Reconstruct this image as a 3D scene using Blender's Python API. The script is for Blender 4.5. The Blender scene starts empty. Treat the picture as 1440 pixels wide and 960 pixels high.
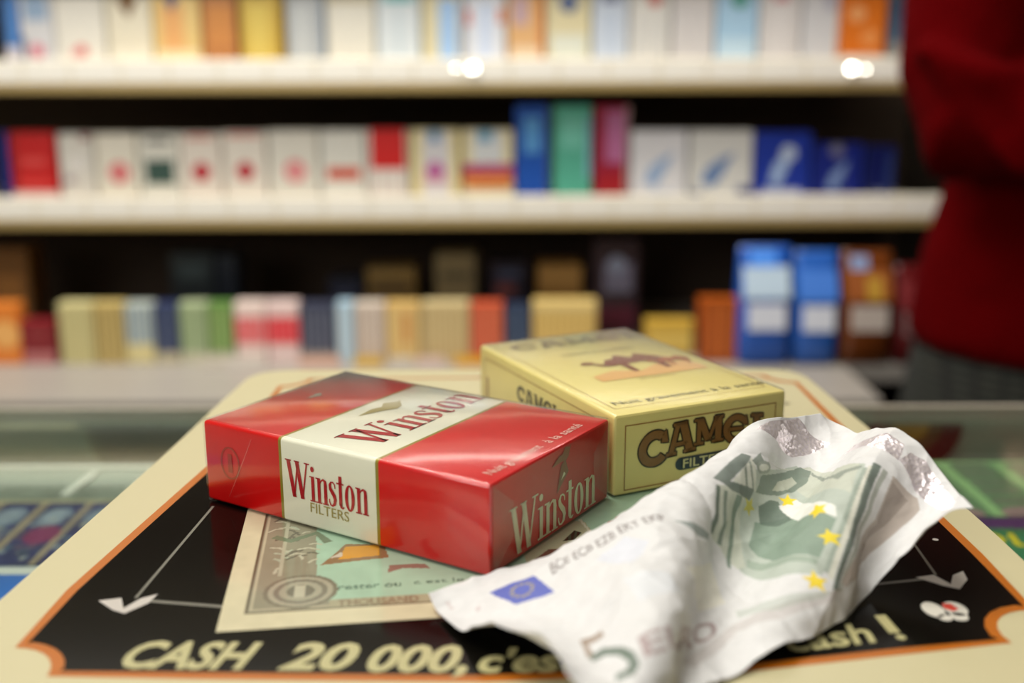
import bpy, bmesh, math, random
import numpy as np
from mathutils import Vector, Matrix, noise
S = bpy.context.scene
COL = S.collection
random.seed(7)
# ---------------------------------------------------------------- camera
F_PX, PITCH, ROLL, CAM_H = 1552.29, 0.23594, -0.0030, 0.10750
cam = bpy.data.cameras.new('camera'); cam_o = bpy.data.objects.new('camera', cam); COL.objects.link(cam_o)
cam.sensor_width = 36.0; cam.lens = F_PX / 1440 * 36.0; cam.clip_start = 0.005; cam.clip_end = 30
FW = Vector((0, math.cos(PITCH), -math.sin(PITCH))); R0 = Vector((1, 0, 0)); U0 = R0.cross(FW)
RT = math.cos(ROLL) * R0 + math.sin(ROLL) * U0; UP = -math.sin(ROLL) * R0 + math.cos(ROLL) * U0
CAM = Vector((0, 0, CAM_H))
cam_o.matrix_world = Matrix(((RT.x, UP.x, -FW.x, 0), (RT.y, UP.y, -FW.y, 0), (RT.z, UP.z, -FW.z, CAM_H), (0, 0, 0, 1)))
cam.dof.use_dof = True; cam.dof.focus_distance = 0.272; cam.dof.aperture_fstop = 7.0; cam.dof.aperture_blades = 0
S.camera = cam_o
# ---------------------------------------------------------------- view, world, lamps
S.view_settings.view_transform = 'Standard'; S.view_settings.look = 'None'; S.view_settings.gamma = 1
S.view_settings.exposure = 0.03; S.view_settings.use_curve_mapping = False
W = bpy.data.worlds.new('world'); S.world = W; W.use_nodes = True
bg = W.node_tree.nodes['Background']; bg.inputs[0].default_value = (1.0, 0.93, 0.82, 1); bg.inputs[1].default_value = 0.10
def area(name, loc, rot, sx, sy, power, col=(1, .93, .82)):
    l = bpy.data.lights.new(name, 'AREA'); l.shape = 'RECTANGLE'; l.size = sx; l.size_y = sy; l.energy = power; l.color = col
    o = bpy.data.objects.new(name, l); COL.objects.link(o); o.location = loc; o.rotation_euler = rot; return o
area('ceiling_lamp_front', (-0.50, 0.25, 1.60), (0, 0, 0), 1.0, 0.6, 18, (1, .97, .90))
area('ceiling_lamp_aisle', (-0.5, 1.02, 1.60), (math.radians(14), 0, 0), 1.0, 0.3, 20, (1, .95, .86))
area('shelf_header_lamp', (-0.1, 1.13, 0.62), (math.radians(22), 0, 0), 1.1, 0.16, 5.5, (1, .96, .88))

area('front_fill_lamp', (-0.75, -1.05, 0.75), (math.radians(72), 0, math.radians(-30)), 1.3, 0.9, 19, (1, .97, .92))  # unseen fill light added on the customer side to brighten the front faces

def at(x, y, Y):
    "point at distance Y (metres from the lens along the room) seen at photo pixel x, y"
    d = FW + RT * ((x - 720) / F_PX) - UP * ((y - 480) / F_PX)
    return CAM + d * (Y / d.y)
# ---------------------------------------------------------------- helpers
def lin(c):
    if isinstance(c, str): c = tuple(int(c[i:i+2], 16) for i in (0, 2, 4))
    return tuple(((v / 255) / 12.92 if v <= 10 else ((v / 255 + .055) / 1.055) ** 2.4) for v in c)
_m = {}
def mat(name, col=(128, 128, 128), rough=.5, metal=0, spec=.5, bump=0, bscale=60, coat=0, var=0, vscale=20, attr=None, stretch=None):
    if name in _m: return _m[name]
    m = bpy.data.materials.new(name); m.use_nodes = True; nt = m.node_tree; b = nt.nodes['Principled BSDF']
    c = (*lin(col), 1); b.inputs['Base Color'].default_value = c; b.inputs['Roughness'].default_value = rough
    b.inputs['Metallic'].default_value = metal; b.inputs['Specular IOR Level'].default_value = spec
    b.inputs['Coat Weight'].default_value = coat; b.inputs['Coat Roughness'].default_value = .06
    tc = nt.nodes.new('ShaderNodeTexCoord')
    vec = tc.outputs['Object']
    if stretch:
        mp = nt.nodes.new('ShaderNodeMapping'); mp.inputs['Scale'].default_value = stretch; nt.links.new(vec, mp.inputs[0]); vec = mp.outputs[0]
    if attr:
        a = nt.nodes.new('ShaderNodeAttribute'); a.attribute_name = attr; nt.links.new(a.outputs['Color'], b.inputs['Base Color'])
    elif var:
        n = nt.nodes.new('ShaderNodeTexNoise'); n.inputs['Scale'].default_value = vscale; n.inputs['Detail'].default_value = 4
        mx = nt.nodes.new('ShaderNodeMix'); mx.data_type = 'RGBA'
        mx.inputs['A'].default_value = tuple(v * (1 - var) for v in c[:3]) + (1,); mx.inputs['B'].default_value = tuple(min(1, v * (1 + var)) for v in c[:3]) + (1,)
        nt.links.new(vec, n.inputs['Vector']); nt.links.new(n.outputs['Fac'], mx.inputs['Factor']); nt.links.new(mx.outputs['Result'], b.inputs['Base Color'])
    if bump:
        n = nt.nodes.new('ShaderNodeTexNoise'); n.inputs['Scale'].default_value = bscale; n.inputs['Detail'].default_value = 3
        bp = nt.nodes.new('ShaderNodeBump'); bp.inputs['Strength'].default_value = 1; bp.inputs['Distance'].default_value = bump
        nt.links.new(vec, n.inputs['Vector']); nt.links.new(n.outputs['Fac'], bp.inputs['Height']); nt.links.new(bp.outputs[0], b.inputs['Normal'])
        if coat: nt.links.new(bp.outputs[0], b.inputs['Coat Normal'])
    _m[name] = m; return m
def film(name, ior=1.5, rough=.05, bump=.0004, bscale=70, tint=(1, 1, 1), boost=1.0, stretch=None):
    "thin clear sheet: transparent with a mirror-like sheen by Fresnel"
    m = bpy.data.materials.new(name); m.use_nodes = True; nt = m.node_tree; nt.nodes.remove(nt.nodes['Principled BSDF'])
    out = nt.nodes['Material Output']; tr = nt.nodes.new('ShaderNodeBsdfTransparent'); tr.inputs[0].default_value = (*tint, 1)
    gl = nt.nodes.new('ShaderNodeBsdfGlossy'); gl.inputs['Roughness'].default_value = rough
    fr = nt.nodes.new('ShaderNodeLayerWeight'); mx = nt.nodes.new('ShaderNodeMixShader')   # Schlick: the same from both sides of a thin sheet
    r0 = ((ior-1)/(ior+1))**2
    pw = nt.nodes.new('ShaderNodeMath'); pw.operation = 'POWER'; pw.inputs[1].default_value = 5
    ma = nt.nodes.new('ShaderNodeMath'); ma.operation = 'MULTIPLY_ADD'; ma.inputs[1].default_value = 1-r0; ma.inputs[2].default_value = r0
    ml = nt.nodes.new('ShaderNodeMath'); ml.operation = 'MULTIPLY'; ml.inputs[1].default_value = boost; ml.use_clamp = True
    nt.links.new(fr.outputs['Facing'], pw.inputs[0]); nt.links.new(pw.outputs[0], ma.inputs[0]); nt.links.new(ma.outputs[0], ml.inputs[0]); nt.links.new(ml.outputs[0], mx.inputs[0])
    nt.links.new(tr.outputs[0], mx.inputs[1]); nt.links.new(gl.outputs[0], mx.inputs[2]); nt.links.new(mx.outputs[0], out.inputs[0])
    if bump:
        tc = nt.nodes.new('ShaderNodeTexCoord'); n = nt.nodes.new('ShaderNodeTexNoise'); n.inputs['Scale'].default_value = bscale; n.inputs['Detail'].default_value = 2
        mp = nt.nodes.new('ShaderNodeMapping'); mp.inputs['Scale'].default_value = stretch or (1, 1, 1)
        bp = nt.nodes.new('ShaderNodeBump'); bp.inputs['Strength'].default_value = 1; bp.inputs['Distance'].default_value = bump
        nt.links.new(tc.outputs['Object'], mp.inputs[0]); nt.links.new(mp.outputs[0], n.inputs['Vector']); nt.links.new(n.outputs['Fac'], bp.inputs['Height'])
        nt.links.new(bp.outputs[0], gl.inputs['Normal']); nt.links.new(bp.outputs[0], fr.inputs['Normal'])
    return m
def hexmat(h, rough=.5): return mat('print_' + (h if isinstance(h, str) else '%02x%02x%02x' % tuple(h)), h, rough)
def tag(o, label=None, cat=None, group=None, kind=None):
    if label: o['label'] = label
    if cat: o['category'] = cat
    if group: o['group'] = group
    if kind: o['kind'] = kind
    return o
def empty(name, loc=(0, 0, 0), rz=0):
    o = bpy.data.objects.new(name, None); COL.objects.link(o); o.location = loc; o.rotation_euler = (0, 0, rz); o.empty_display_size = .02; return o
def mesh(name, verts, faces, mats, parent=None, midx=None, loc=(0, 0, 0), rz=0, smooth=False):
    me = bpy.data.meshes.new(name); me.from_pydata([tuple(v) for v in verts], [], faces)
    for m in (mats if isinstance(mats, (list, tuple)) else [mats]): me.materials.append(m)
    if midx is not None: me.polygons.foreach_set('material_index', midx)
    if smooth: me.polygons.foreach_set('use_smooth', [True] * len(me.polygons))
    me.update(); o = bpy.data.objects.new(name, me); COL.objects.link(o); o.location = loc; o.rotation_euler = (0, 0, rz)
    if parent: o.parent = parent
    return o
def bmobj(name, bm, mats, parent=None, loc=(0, 0, 0), rz=0, smooth=False):
    bmesh.ops.recalc_face_normals(bm, faces=bm.faces)
    me = bpy.data.meshes.new(name); bm.to_mesh(me); bm.free()
    for m in (mats if isinstance(mats, (list, tuple)) else [mats]): me.materials.append(m)
    if smooth: me.polygons.foreach_set('use_smooth', [True] * len(me.polygons))
    o = bpy.data.objects.new(name, me); COL.objects.link(o); o.location = loc; o.rotation_euler = (0, 0, rz)
    if parent: o.parent = parent
    return o
def add_box(bm, x0, x1, y0, y1, z0, z1, bev=0, mi=0):
    r = bmesh.ops.create_cube(bm, size=1); vs = r['verts']
    for v in vs: v.co = Vector(((x0 + x1) / 2 + v.co.x * (x1 - x0), (y0 + y1) / 2 + v.co.y * (y1 - y0), (z0 + z1) / 2 + v.co.z * (z1 - z0)))
    fs = list({f for v in vs for f in v.link_faces})
    for f in fs: f.material_index = mi
    if bev:
        es = list({e for v in vs for e in v.link_edges})
        bmesh.ops.bevel(bm, geom=es, offset=bev, segments=2, profile=.5, affect='EDGES')
def box(name, x0, x1, y0, y1, z0, z1, m, parent=None, bev=0, loc=(0, 0, 0), rz=0):
    bm = bmesh.new(); add_box(bm, x0, x1, y0, y1, z0, z1, bev); return bmobj(name, bm, m, parent, loc, rz)
def loft(bm, rings, cap=True):
    vs = [[bm.verts.new(p) for p in r] for r in rings]; n = len(rings[0])
    for a, b in zip(vs, vs[1:]):
        for i in range(n): bm.faces.new((a[i], a[(i+1) % n], b[(i+1) % n], b[i]))
    if cap: bm.faces.new(vs[0][::-1]); bm.faces.new(vs[-1])
def tube(bm, pts, rad, n=14, flat=1.0):
    pts = [Vector(p) for p in pts]; rings = []
    for i, p in enumerate(pts):
        t = (pts[min(i+1, len(pts)-1)] - pts[max(i-1, 0)]).normalized()
        a = t.cross(Vector((0, 1, .01))); a = a.normalized() if a.length > .05 else Vector((1, 0, 0)); b = t.cross(a)
        rings.append([p + a * (rad[i] * math.cos(2*math.pi*k/n)) + b * (rad[i] * flat * math.sin(2*math.pi*k/n)) for k in range(n)])
    loft(bm, rings)
def ell_loft(bm, rows, n=24):
    "rows of (x, y, z, rx, ry)"
    loft(bm, [[(x + rx*math.cos(2*math.pi*k/n), y + ry*math.sin(2*math.pi*k/n), z) for k in range(n)] for x, y, z, rx, ry in rows])
def ball(bm, c, r, seg=16):
    q = bmesh.ops.create_uvsphere(bm, u_segments=seg, v_segments=seg//2 + 2, radius=1)
    for v in q['verts']: v.co = Vector((c[0] + v.co.x*r[0], c[1] + v.co.y*r[1], c[2] + v.co.z*r[2]))
def rounded_prism(name, Wd, L, Z, r, ys, mats, idx, parent, loc=(0, 0, 0)):
    "pack-like box along y: rounded cross-section, small rounding at both ends, material per y band"
    def prof(s, y):
        pts = []
        for cx, cz, a0 in ((Wd-r, r, -90), (Wd-r, Z-r, 0), (r, Z-r, 90), (r, r, 180)):
            for k in range(4):
                a = math.radians(a0 + 30*k); pts.append((cx + (r-s)*math.cos(a), y, cz + (r-s)*math.sin(a)))
        return pts
    e = r * .7
    st = [(e, 0, idx[0]), (e*.3, e*.3, idx[0]), (0, e, idx[0])] + [(0, y, idx[i+1]) for i, y in enumerate(ys)] + [(0, L-e, idx[-1]), (e*.3, L-e*.3, idx[-1]), (e, L, idx[-1])]
    rings = [prof(s, y) for s, y, _ in st]; n = 16
    V = [p for rr in rings for p in rr]; Fc = []; mi = []
    for i in range(len(rings)-1):
        for k in range(n): Fc.append((i*n+k, i*n+(k+1) % n, (i+1)*n+(k+1) % n, (i+1)*n+k)); mi.append(st[i][2])
    Fc.append(tuple(range(n))[::-1]); mi.append(idx[0]); b = (len(rings)-1)*n; Fc.append(tuple(range(b, b+n))); mi.append(idx[-1])
    o = mesh(name, V, Fc, mats, parent, mi, loc)
    bm = bmesh.new(); bm.from_mesh(o.data); bmesh.ops.recalc_face_normals(bm, faces=bm.faces)
    for f in bm.faces: f.smooth = len(f.verts) == 4
    for ed in bm.edges: ed.smooth = ed.calc_face_angle(0) < .6
    bm.to_mesh(o.data); bm.free()
    return o
# -- flat shapes (2D): lists of (polygon) ; strips make letters
def strip(pts, ws):
    out = []; P = [Vector((*p, 0)) for p in pts]
    L_, R_ = [], []
    for i, p in enumerate(P):
        t = (P[min(i+1, len(P)-1)] - P[max(i-1, 0)]).normalized(); n = Vector((-t.y, t.x, 0)); w = ws[i] if isinstance(ws, (list, tuple)) else ws
        L_.append(p + n*w/2); R_.append(p - n*w/2)
    for i in range(len(P)-1): out.append([(v.x, v.y) for v in (L_[i], R_[i], R_[i+1], L_[i+1])])
    return out
def hstroke(p0, p1, w):
    "stroke cut horizontally at both ends"
    return [[(p0[0]-w/2, p0[1]), (p0[0]+w/2, p0[1]), (p1[0]+w/2, p1[1]), (p1[0]-w/2, p1[1])]]
def ring(cx, cy, rx, ry, ix, iy, a0=0, a1=360, n=22):
    out = []
    for k in range(n):
        a, b = (math.radians(a0+(a1-a0)*j/n) for j in (k, k+1))
        out.append([(cx+rx*math.cos(a), cy+ry*math.sin(a)), (cx+rx*math.cos(b), cy+ry*math.sin(b)), (cx+ix*math.cos(b), cy+iy*math.sin(b)), (cx+ix*math.cos(a), cy+iy*math.sin(a))])
    return out
def rect(x0, y0, x1, y1): return [[(x0, y0), (x1, y0), (x1, y1), (x0, y1)]]
def disc(cx, cy, rx, ry=None, n=18):
    ry = ry or rx; return [[(cx+rx*math.cos(2*math.pi*k/n), cy+ry*math.sin(2*math.pi*k/n)) for k in range(n)]]
def frame(x0, y0, x1, y1, w): return rect(x0, y0, x1, y0+w) + rect(x0, y1-w, x1, y1) + rect(x0, y0, x0+w, y1) + rect(x1-w, y0, x1, y1)
SER = .035
GL = {
 'W': (.86, hstroke((.07, 1), (.27, 0), .135) + hstroke((.27, 0), (.42, .92), .05) + hstroke((.40, 1), (.58, 0), .135) + hstroke((.58, 0), (.78, 1), .05) + rect(-.04, 1-SER, .19, 1) + rect(.30, 1-SER, .5, 1) + rect(.68, 1-SER, .88, 1)),
 'i': (.24, rect(.07, 0, .18, .68) + rect(.01, 0, .24, SER) + rect(.01, .68-SER, .12, .68) + disc(.12, .87, .065, .075)),
 'n': (.44, rect(.06, 0, .17, .68) + rect(.0, 0, .22, SER) + rect(.0, .68-SER, .12, .68) + rect(.30, 0, .41, .50) + rect(.25, 0, .46, SER) + strip([(.15, .54), (.21, .62), (.28, .66), (.345, .62), (.36, .48)], [.03, .04, .06, .10, .11])),
 's': (.33, strip([(.27, .50), (.26, .60), (.20, .655), (.13, .65), (.085, .57), (.10, .47), (.17, .38), (.235, .30), (.265, .20), (.235, .08), (.16, .025), (.09, .04), (.055, .12), (.05, .20)], [.03, .04, .04, .05, .09, .11, .12, .12, .11, .09, .05, .04, .04, .03])),
 't': (.28, rect(.08, .08, .19, .86) + rect(.0, .64, .26, .68) + strip([(.135, .14), (.155, .05), (.21, .02), (.26, .06)], [.11, .08, .05, .03])),
 'o': (.40, ring(.19, .34, .175, .35, .065, .30)),
}
def serif_word(word, x0, y0, w, h):
    tot = sum(GL[c][0] for c in word); sx = w / tot; out = []; x = 0
    for c in word:
        adv, ps = GL[c]; out += [[(x0 + (x+p[0])*sx, y0 + p[1]*h) for p in q] for q in ps]; x += adv
    return out
_tx = {}
def text_polys(s, bold=0, shear=0):
    "outline letters from Blender's built-in face, as triangles in a box 0..width, 0..~0.73"
    k = (s, bold, shear)
    if k in _tx: return _tx[k]
    cu = bpy.data.curves.new('t', 'FONT'); cu.body = s; cu.offset = bold; cu.shear = shear; cu.resolution_u = 3
    o = bpy.data.objects.new('t', cu); COL.objects.link(o); bpy.context.view_layer.update()
    me = o.evaluated_get(bpy.context.evaluated_depsgraph_get()).to_mesh(); me.calc_loop_triangles()
    v = [tuple(p.co[:2]) for p in me.vertices]; tr = [[v[i] for i in t.vertices] for t in me.loop_triangles]
    x0 = min(p[0] for t in tr for p in t); x1 = max(p[0] for t in tr for p in t)
    tr = [[((p[0]-x0)/(x1-x0), p[1]/.73) for p in t] for t in tr]
    o.evaluated_get(bpy.context.evaluated_depsgraph_get()).to_mesh_clear(); bpy.data.objects.remove(o); bpy.data.curves.remove(cu)
    _tx[k] = tr; return tr
def text_in(s, x0, y0, w, h, bold=0, shear=0, ang=0, spacing=None):
    ca, sa = math.cos(math.radians(ang)), math.sin(math.radians(ang))
    return [[(x0 + p[0]*w*ca - p[1]*h*sa, y0 + p[0]*w*sa + p[1]*h*ca) for p in t] for t in text_polys(s, bold, shear)]
def decal(name, parent, items, fr, loc=(0, 0, 0), rz=0):
    "items: (polys, material, layer). fr(u, v, lift) -> point"
    V, Fc, mi, ms = [], [], [], []
    for polys, m, lay in items:
        if m not in ms: ms.append(m)
        for q in polys:
            a = sum(q[i][0]*q[(i+1) % len(q)][1] - q[(i+1) % len(q)][0]*q[i][1] for i in range(len(q)))
            if abs(a) < 1e-14: continue
            if a < 0: q = q[::-1]
            b = len(V); V += [fr(p[0], p[1], lay) for p in q]; Fc.append(tuple(range(b, b+len(q)))); mi.append(ms.index(m))
    return mesh(name, V, Fc, ms, parent, mi, loc, rz)
# -- raster prints on fine grids (colour attribute)
class Raster:
    def __init__(s, w, h, nx, ny, base):
        s.w, s.h, s.nx, s.ny = w, h, nx, ny
        s.c = np.ones((nx, ny, 3)) * np.array(lin(base)); s.X, s.Y = np.meshgrid(np.linspace(0, w, nx), np.linspace(0, h, ny), indexing='ij')
        s.foil = np.zeros((nx, ny))
    def mask(s, poly):
        P = np.array(poly, float); x0, y0 = P.min(0); x1, y1 = P.max(0)
        i0 = max(0, int(x0/s.w*(s.nx-1))); i1 = min(s.nx, int(x1/s.w*(s.nx-1))+2); j0 = max(0, int(y0/s.h*(s.ny-1))); j1 = min(s.ny, int(y1/s.h*(s.ny-1))+2)
        if i1 <= i0 or j1 <= j0: return None
        X = s.X[i0:i1, j0:j1]; Y = s.Y[i0:i1, j0:j1]; ins = np.zeros(X.shape, bool)
        for k in range(len(P)):
            (xa, ya), (xb, yb) = P[k], P[(k+1) % len(P)]
            if ya == yb: continue
            ins ^= ((Y < ya) != (Y < yb)) & (X < (xb-xa)*(Y-ya)/(yb-ya)+xa)
        return (slice(i0, i1), slice(j0, j1)), ins
    def fill(s, polys, col, op=1.0, foil=None):
        c = np.array(lin(col))
        for q in polys:
            r = s.mask(q)
            if r is None: continue
            sl, m = r; v = s.c[sl]; v[m] = v[m]*(1-op) + c*op
            if foil is not None: s.foil[sl][m] = foil
    def noise(s, amp, scale, seed=0):
        rng = np.random.RandomState(seed); n = max(3, int(s.w/scale)), max(3, int(s.h/scale)); g = rng.uniform(-1, 1, n)
        a = np.linspace(0, n[0]-1.001, s.nx); b = np.linspace(0, n[1]-1.001, s.ny); ia, ib = a.astype(int), b.astype(int); fa, fb = (a-ia)[:, None], (b-ib)[None]
        z = g[ia][:, ib]*(1-fa)*(1-fb) + g[ia+1][:, ib]*fa*(1-fb) + g[ia][:, ib+1]*(1-fa)*fb + g[ia+1][:, ib+1]*fa*fb
        s.c *= (1 + amp*z)[..., None]
    def build(s, name, pos, m, parent=None, loc=(0, 0, 0), rz=0, smooth=True):
        nx, ny = s.nx, s.ny; me = bpy.data.meshes.new(name); me.vertices.add(nx*ny); me.vertices.foreach_set('co', pos.reshape(-1).astype(np.float32))
        i, j = np.meshgrid(np.arange(nx-1), np.arange(ny-1), indexing='ij'); a = (i*ny+j).ravel()
        q = np.stack([a, a+ny, a+ny+1, a+1], 1); nf = len(q)
        me.loops.add(nf*4); me.loops.foreach_set('vertex_index', q.ravel().astype(np.int32)); me.polygons.add(nf)
        me.polygons.foreach_set('loop_start', np.arange(0, nf*4, 4, dtype=np.int32)); me.polygons.foreach_set('use_smooth', np.full(nf, smooth)); me.update(calc_edges=True)
        ca = me.color_attributes.new('print_colour', 'FLOAT_COLOR', 'POINT'); ca.data.foreach_set('color', np.concatenate([np.clip(s.c, 0, 1), np.ones((nx, ny, 1))], 2).ravel().astype(np.float32))
        if s.foil.any(): fa = me.attributes.new('foil', 'FLOAT', 'POINT'); fa.data.foreach_set('value', s.foil.ravel().astype(np.float32))
        me.materials.append(m); o = bpy.data.objects.new(name, me); COL.objects.link(o); o.location = loc; o.rotation_euler = (0, 0, rz)
        if parent: o.parent = parent
        return o
    def flat(s, name, z, m, parent=None, loc=(0, 0, 0), rz=0):
        return s.build(name, np.stack([s.X, s.Y, np.full_like(s.X, z)], 2), m, parent, loc, rz)
PRINT = mat('printed_card', attr='print_colour', rough=.35)
PRINT_GLOSS = mat('printed_gloss', attr='print_colour', rough=.18, coat=.3)

# ================================================================ THE ROOM
FLOOR = -1.0
def structure(o): o['kind'] = 'structure'; return o
structure(box('floor', -2.2, 2.2, -1.2, 1.9, FLOOR-.05, FLOOR, mat('floor_vinyl', (120, 112, 100), .4, var=.15)))
structure(box('ceiling', -2.2, 2.2, -1.2, 1.9, 1.75, 1.8, mat('ceiling_paint', (215, 208, 195), .8)))
structure(box('wall_back', -2.2, 2.2, 1.80, 1.85, FLOOR, 1.75, mat('wall_paint_dark', (70, 60, 50), .7, var=.1)))
structure(box('wall_left', -2.25, -2.2, -1.2, 1.85, FLOOR, 1.75, mat('wall_paint', (150, 138, 120), .7)))
structure(box('wall_right', 2.2, 2.25, -1.2, 1.85, FLOOR, 1.75, mat('wall_paint', (150, 138, 120), .7)))
structure(box('wall_front', -2.2, 2.2, -1.25, -1.2, FLOOR, 1.75, mat('wall_paint', (150, 138, 120), .7)))

# ---------------------------------------------------------------- shelving unit
CREAM = mat('shelf_enamel', (226, 218, 200), .35); RAIL = mat('price_rail', (236, 228, 208), .3); GOLD = mat('rail_edge_gold', (176, 152, 96), .35, metal=.3)
DARK = mat('shelf_back', (62, 47, 33), .75, var=.25, vscale=8)
UX0 = -1.05
unit = tag(empty('shelving_unit', (0, 1.55, FLOOR)), 'cream metal shop shelving with dark back panel, filled with packs behind the counter', 'shelves')
def ub(name, x0, x1, y0, y1, z0, z1, m, bev=0, par=None):
    par = par or unit
    o = box(name, x0, x1, y0-1.55, y1-1.55, z0-FLOOR, z1-FLOOR, m, par, bev); return o
ub('back_panel', UX0, .56, 1.60, 1.62, FLOOR, .62, DARK)
ub('side_panel', UX0-.02, UX0, 1.30, 1.62, FLOOR, .62, mat('side_dark', (60, 52, 44), .6))
ub('side_panel', .56, .58, 1.42, 1.62, FLOOR, .62, mat('side_dark'))
def shelf(z, xr, yf, depth=.30, rail=.028, tags=None):
    "z = top of the board; a price rail stands in front of it"
    s = ub('shelf', UX0, xr, yf, yf+depth, z-.016, z, CREAM)
    def sub(name, *a, bev=0):
        o = box(name, a[0], a[1], a[2]-1.55, a[3]-1.55, a[4]-FLOOR, a[5]-FLOOR, a[6], s, bev); return o
    sub('price_rail', UX0, xr, yf-.008, yf, z-.010, z-.010+rail, RAIL, bev=.0015)
    sub('rail_edge', UX0, xr, yf-.011, yf, z-.018, z-.0105, GOLD, bev=.001)
    if tags:
        x = tags
        while x < xr-.05:
            w = .050 + random.random()*.004
            sub('price_tag', x, x+w, yf-.0095, yf-.0085, z-.0065, z-.012+rail, mat('price_card', (246, 242, 232), .4)); x += w+.0035
    return s
Z_TOP, Z_MID, Z_LOW = .1085, -.0445, -.2190
s_top = shelf(Z_TOP, .455, 1.28, tags=-.60)
s_mid = shelf(Z_MID, .523, 1.28, tags=-.60)
s_up = shelf(.262, .455, 1.28)
ub('light_canopy', UX0, .56, 1.20, 1.60, .655, .70, CREAM)
for px, py, s_ in ((641, 96, .0038), (665, 96, .0085), (1198, 97, .0080), (1217, 98, .0034)):  # small chrome plates added as highlights, each tilted to mirror the header lamp
    p = at(px, py, 1.2665); to_lamp = (Vector((p.x*.6, 1.13, .62)) - p).normalized(); to_cam = (CAM - p).normalized(); nz = (to_lamp + to_cam).normalized()
    bm = bmesh.new(); add_box(bm, -s_/2, s_/2, -s_/2, s_/2, -.0006, .0006, .0002)
    bmesh.ops.transform(bm, matrix=nz.to_track_quat('Z', 'Y').to_matrix().to_4x4(), verts=bm.verts)
    bmobj('glint_plate', bm, mat('chrome', (238, 236, 230), .08, 1), s_top, (p.x, p.y-1.55, p.z-FLOOR))
low = ub('shelf', UX0, .385, 1.10, 1.235, Z_LOW-.022, Z_LOW, mat('base_shelf_grey', (150, 144, 137), .45), .003)
ub('shelf', UX0, .555, 1.2352, 1.60, Z_LOW-.022, Z_LOW, mat('base_shelf_grey'), .003)
ub('kick_front', UX0, .385, 1.16, 1.58, FLOOR, Z_LOW-.0225, mat('kick_grey', (96, 92, 84), .6))
# small price cards laid along the low shelf
for px, w, c in ((300, 34, (214, 206, 190)), (345, 60, (222, 214, 204)), (450, 60, (226, 180, 160)), (518, 42, (226, 182, 60)), (565, 36, (216, 206, 190)), (606, 40, (226, 200, 190)), (662, 46, (236, 176, 40)), (950, 60, (200, 196, 188))):
    p = at(px, 514, 1.238); o = box('price_tag', -w/F_PX*.62, w/F_PX*.62, -.001, .001, 0, .011, hexmat(c), None); o.parent = low; o.location = (p.x, p.y-1.55, Z_LOW-FLOOR)

# ---------------------------------------------------------------- packs on the shelves
def pack(name, cat, x0, x1, y_px, base, Y, col, label, group, prints=(), depth=.022, rz=0, h=None):
    a, b = at(x0, y_px, Y), at(x1, y_px, Y); w = (b.x-a.x) - .0012; h = h or (a.z-base)
    bm = bmesh.new(); add_box(bm, -w/2, w/2, 0, depth, 0, h, .0012)
    o = bmobj(name, bm, mat('pack_%02x%02x%02x' % tuple(col), col, .35), None, ((a.x+b.x)/2, Y, base+.0002), rz)
    tag(o, label, cat, group)
    if prints:
        it = []
        for k, q in enumerate(prints):
            if q[0] == 'r': it.append((rect(-w/2+w*(q[1]-q[3]/2), h*(q[2]-q[4]/2), -w/2+w*(q[1]+q[3]/2), h*(q[2]+q[4]/2)), hexmat(q[5]), k+1))
            elif q[0] == 'd': it.append((disc(-w/2+w*q[1], h*q[2], w*q[3]), hexmat(q[4]), k+1))
            elif q[0] == 'o': it.append((ring(-w/2+w*q[1], h*q[2], w*q[3], w*q[3], w*q[3]*.55, w*q[3]*.55), hexmat(q[4]), k+1))
            elif q[0] == 'p': it.append(([[(-w/2+w*u, h*v) for u, v in q[1]]], hexmat(q[2]), k+1))
            elif q[0] == 's':  # vertical stripes
                n, c = q[1], q[2]; y0, y1 = (q[3], q[4]) if len(q) > 3 else (.05, .95)
                it.append(([r for j in range(n) for r in rect(-w/2+w*(j+.35)/n, h*y0, -w/2+w*(j+.65)/n, h*y1)], hexmat(c), k+1))
        decal('front_print', o, it, lambda u, v, l: (u, -.00025-l*.0001, v))
    return o
G1, G2, G3, G4 = 'packs on the top shelf', 'packs on the middle shelf', 'packs in the front row of the low shelf', 'boxes in the back row of the low shelf'
CP = 'cigarette pack'
WH = (232, 228, 218)
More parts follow.
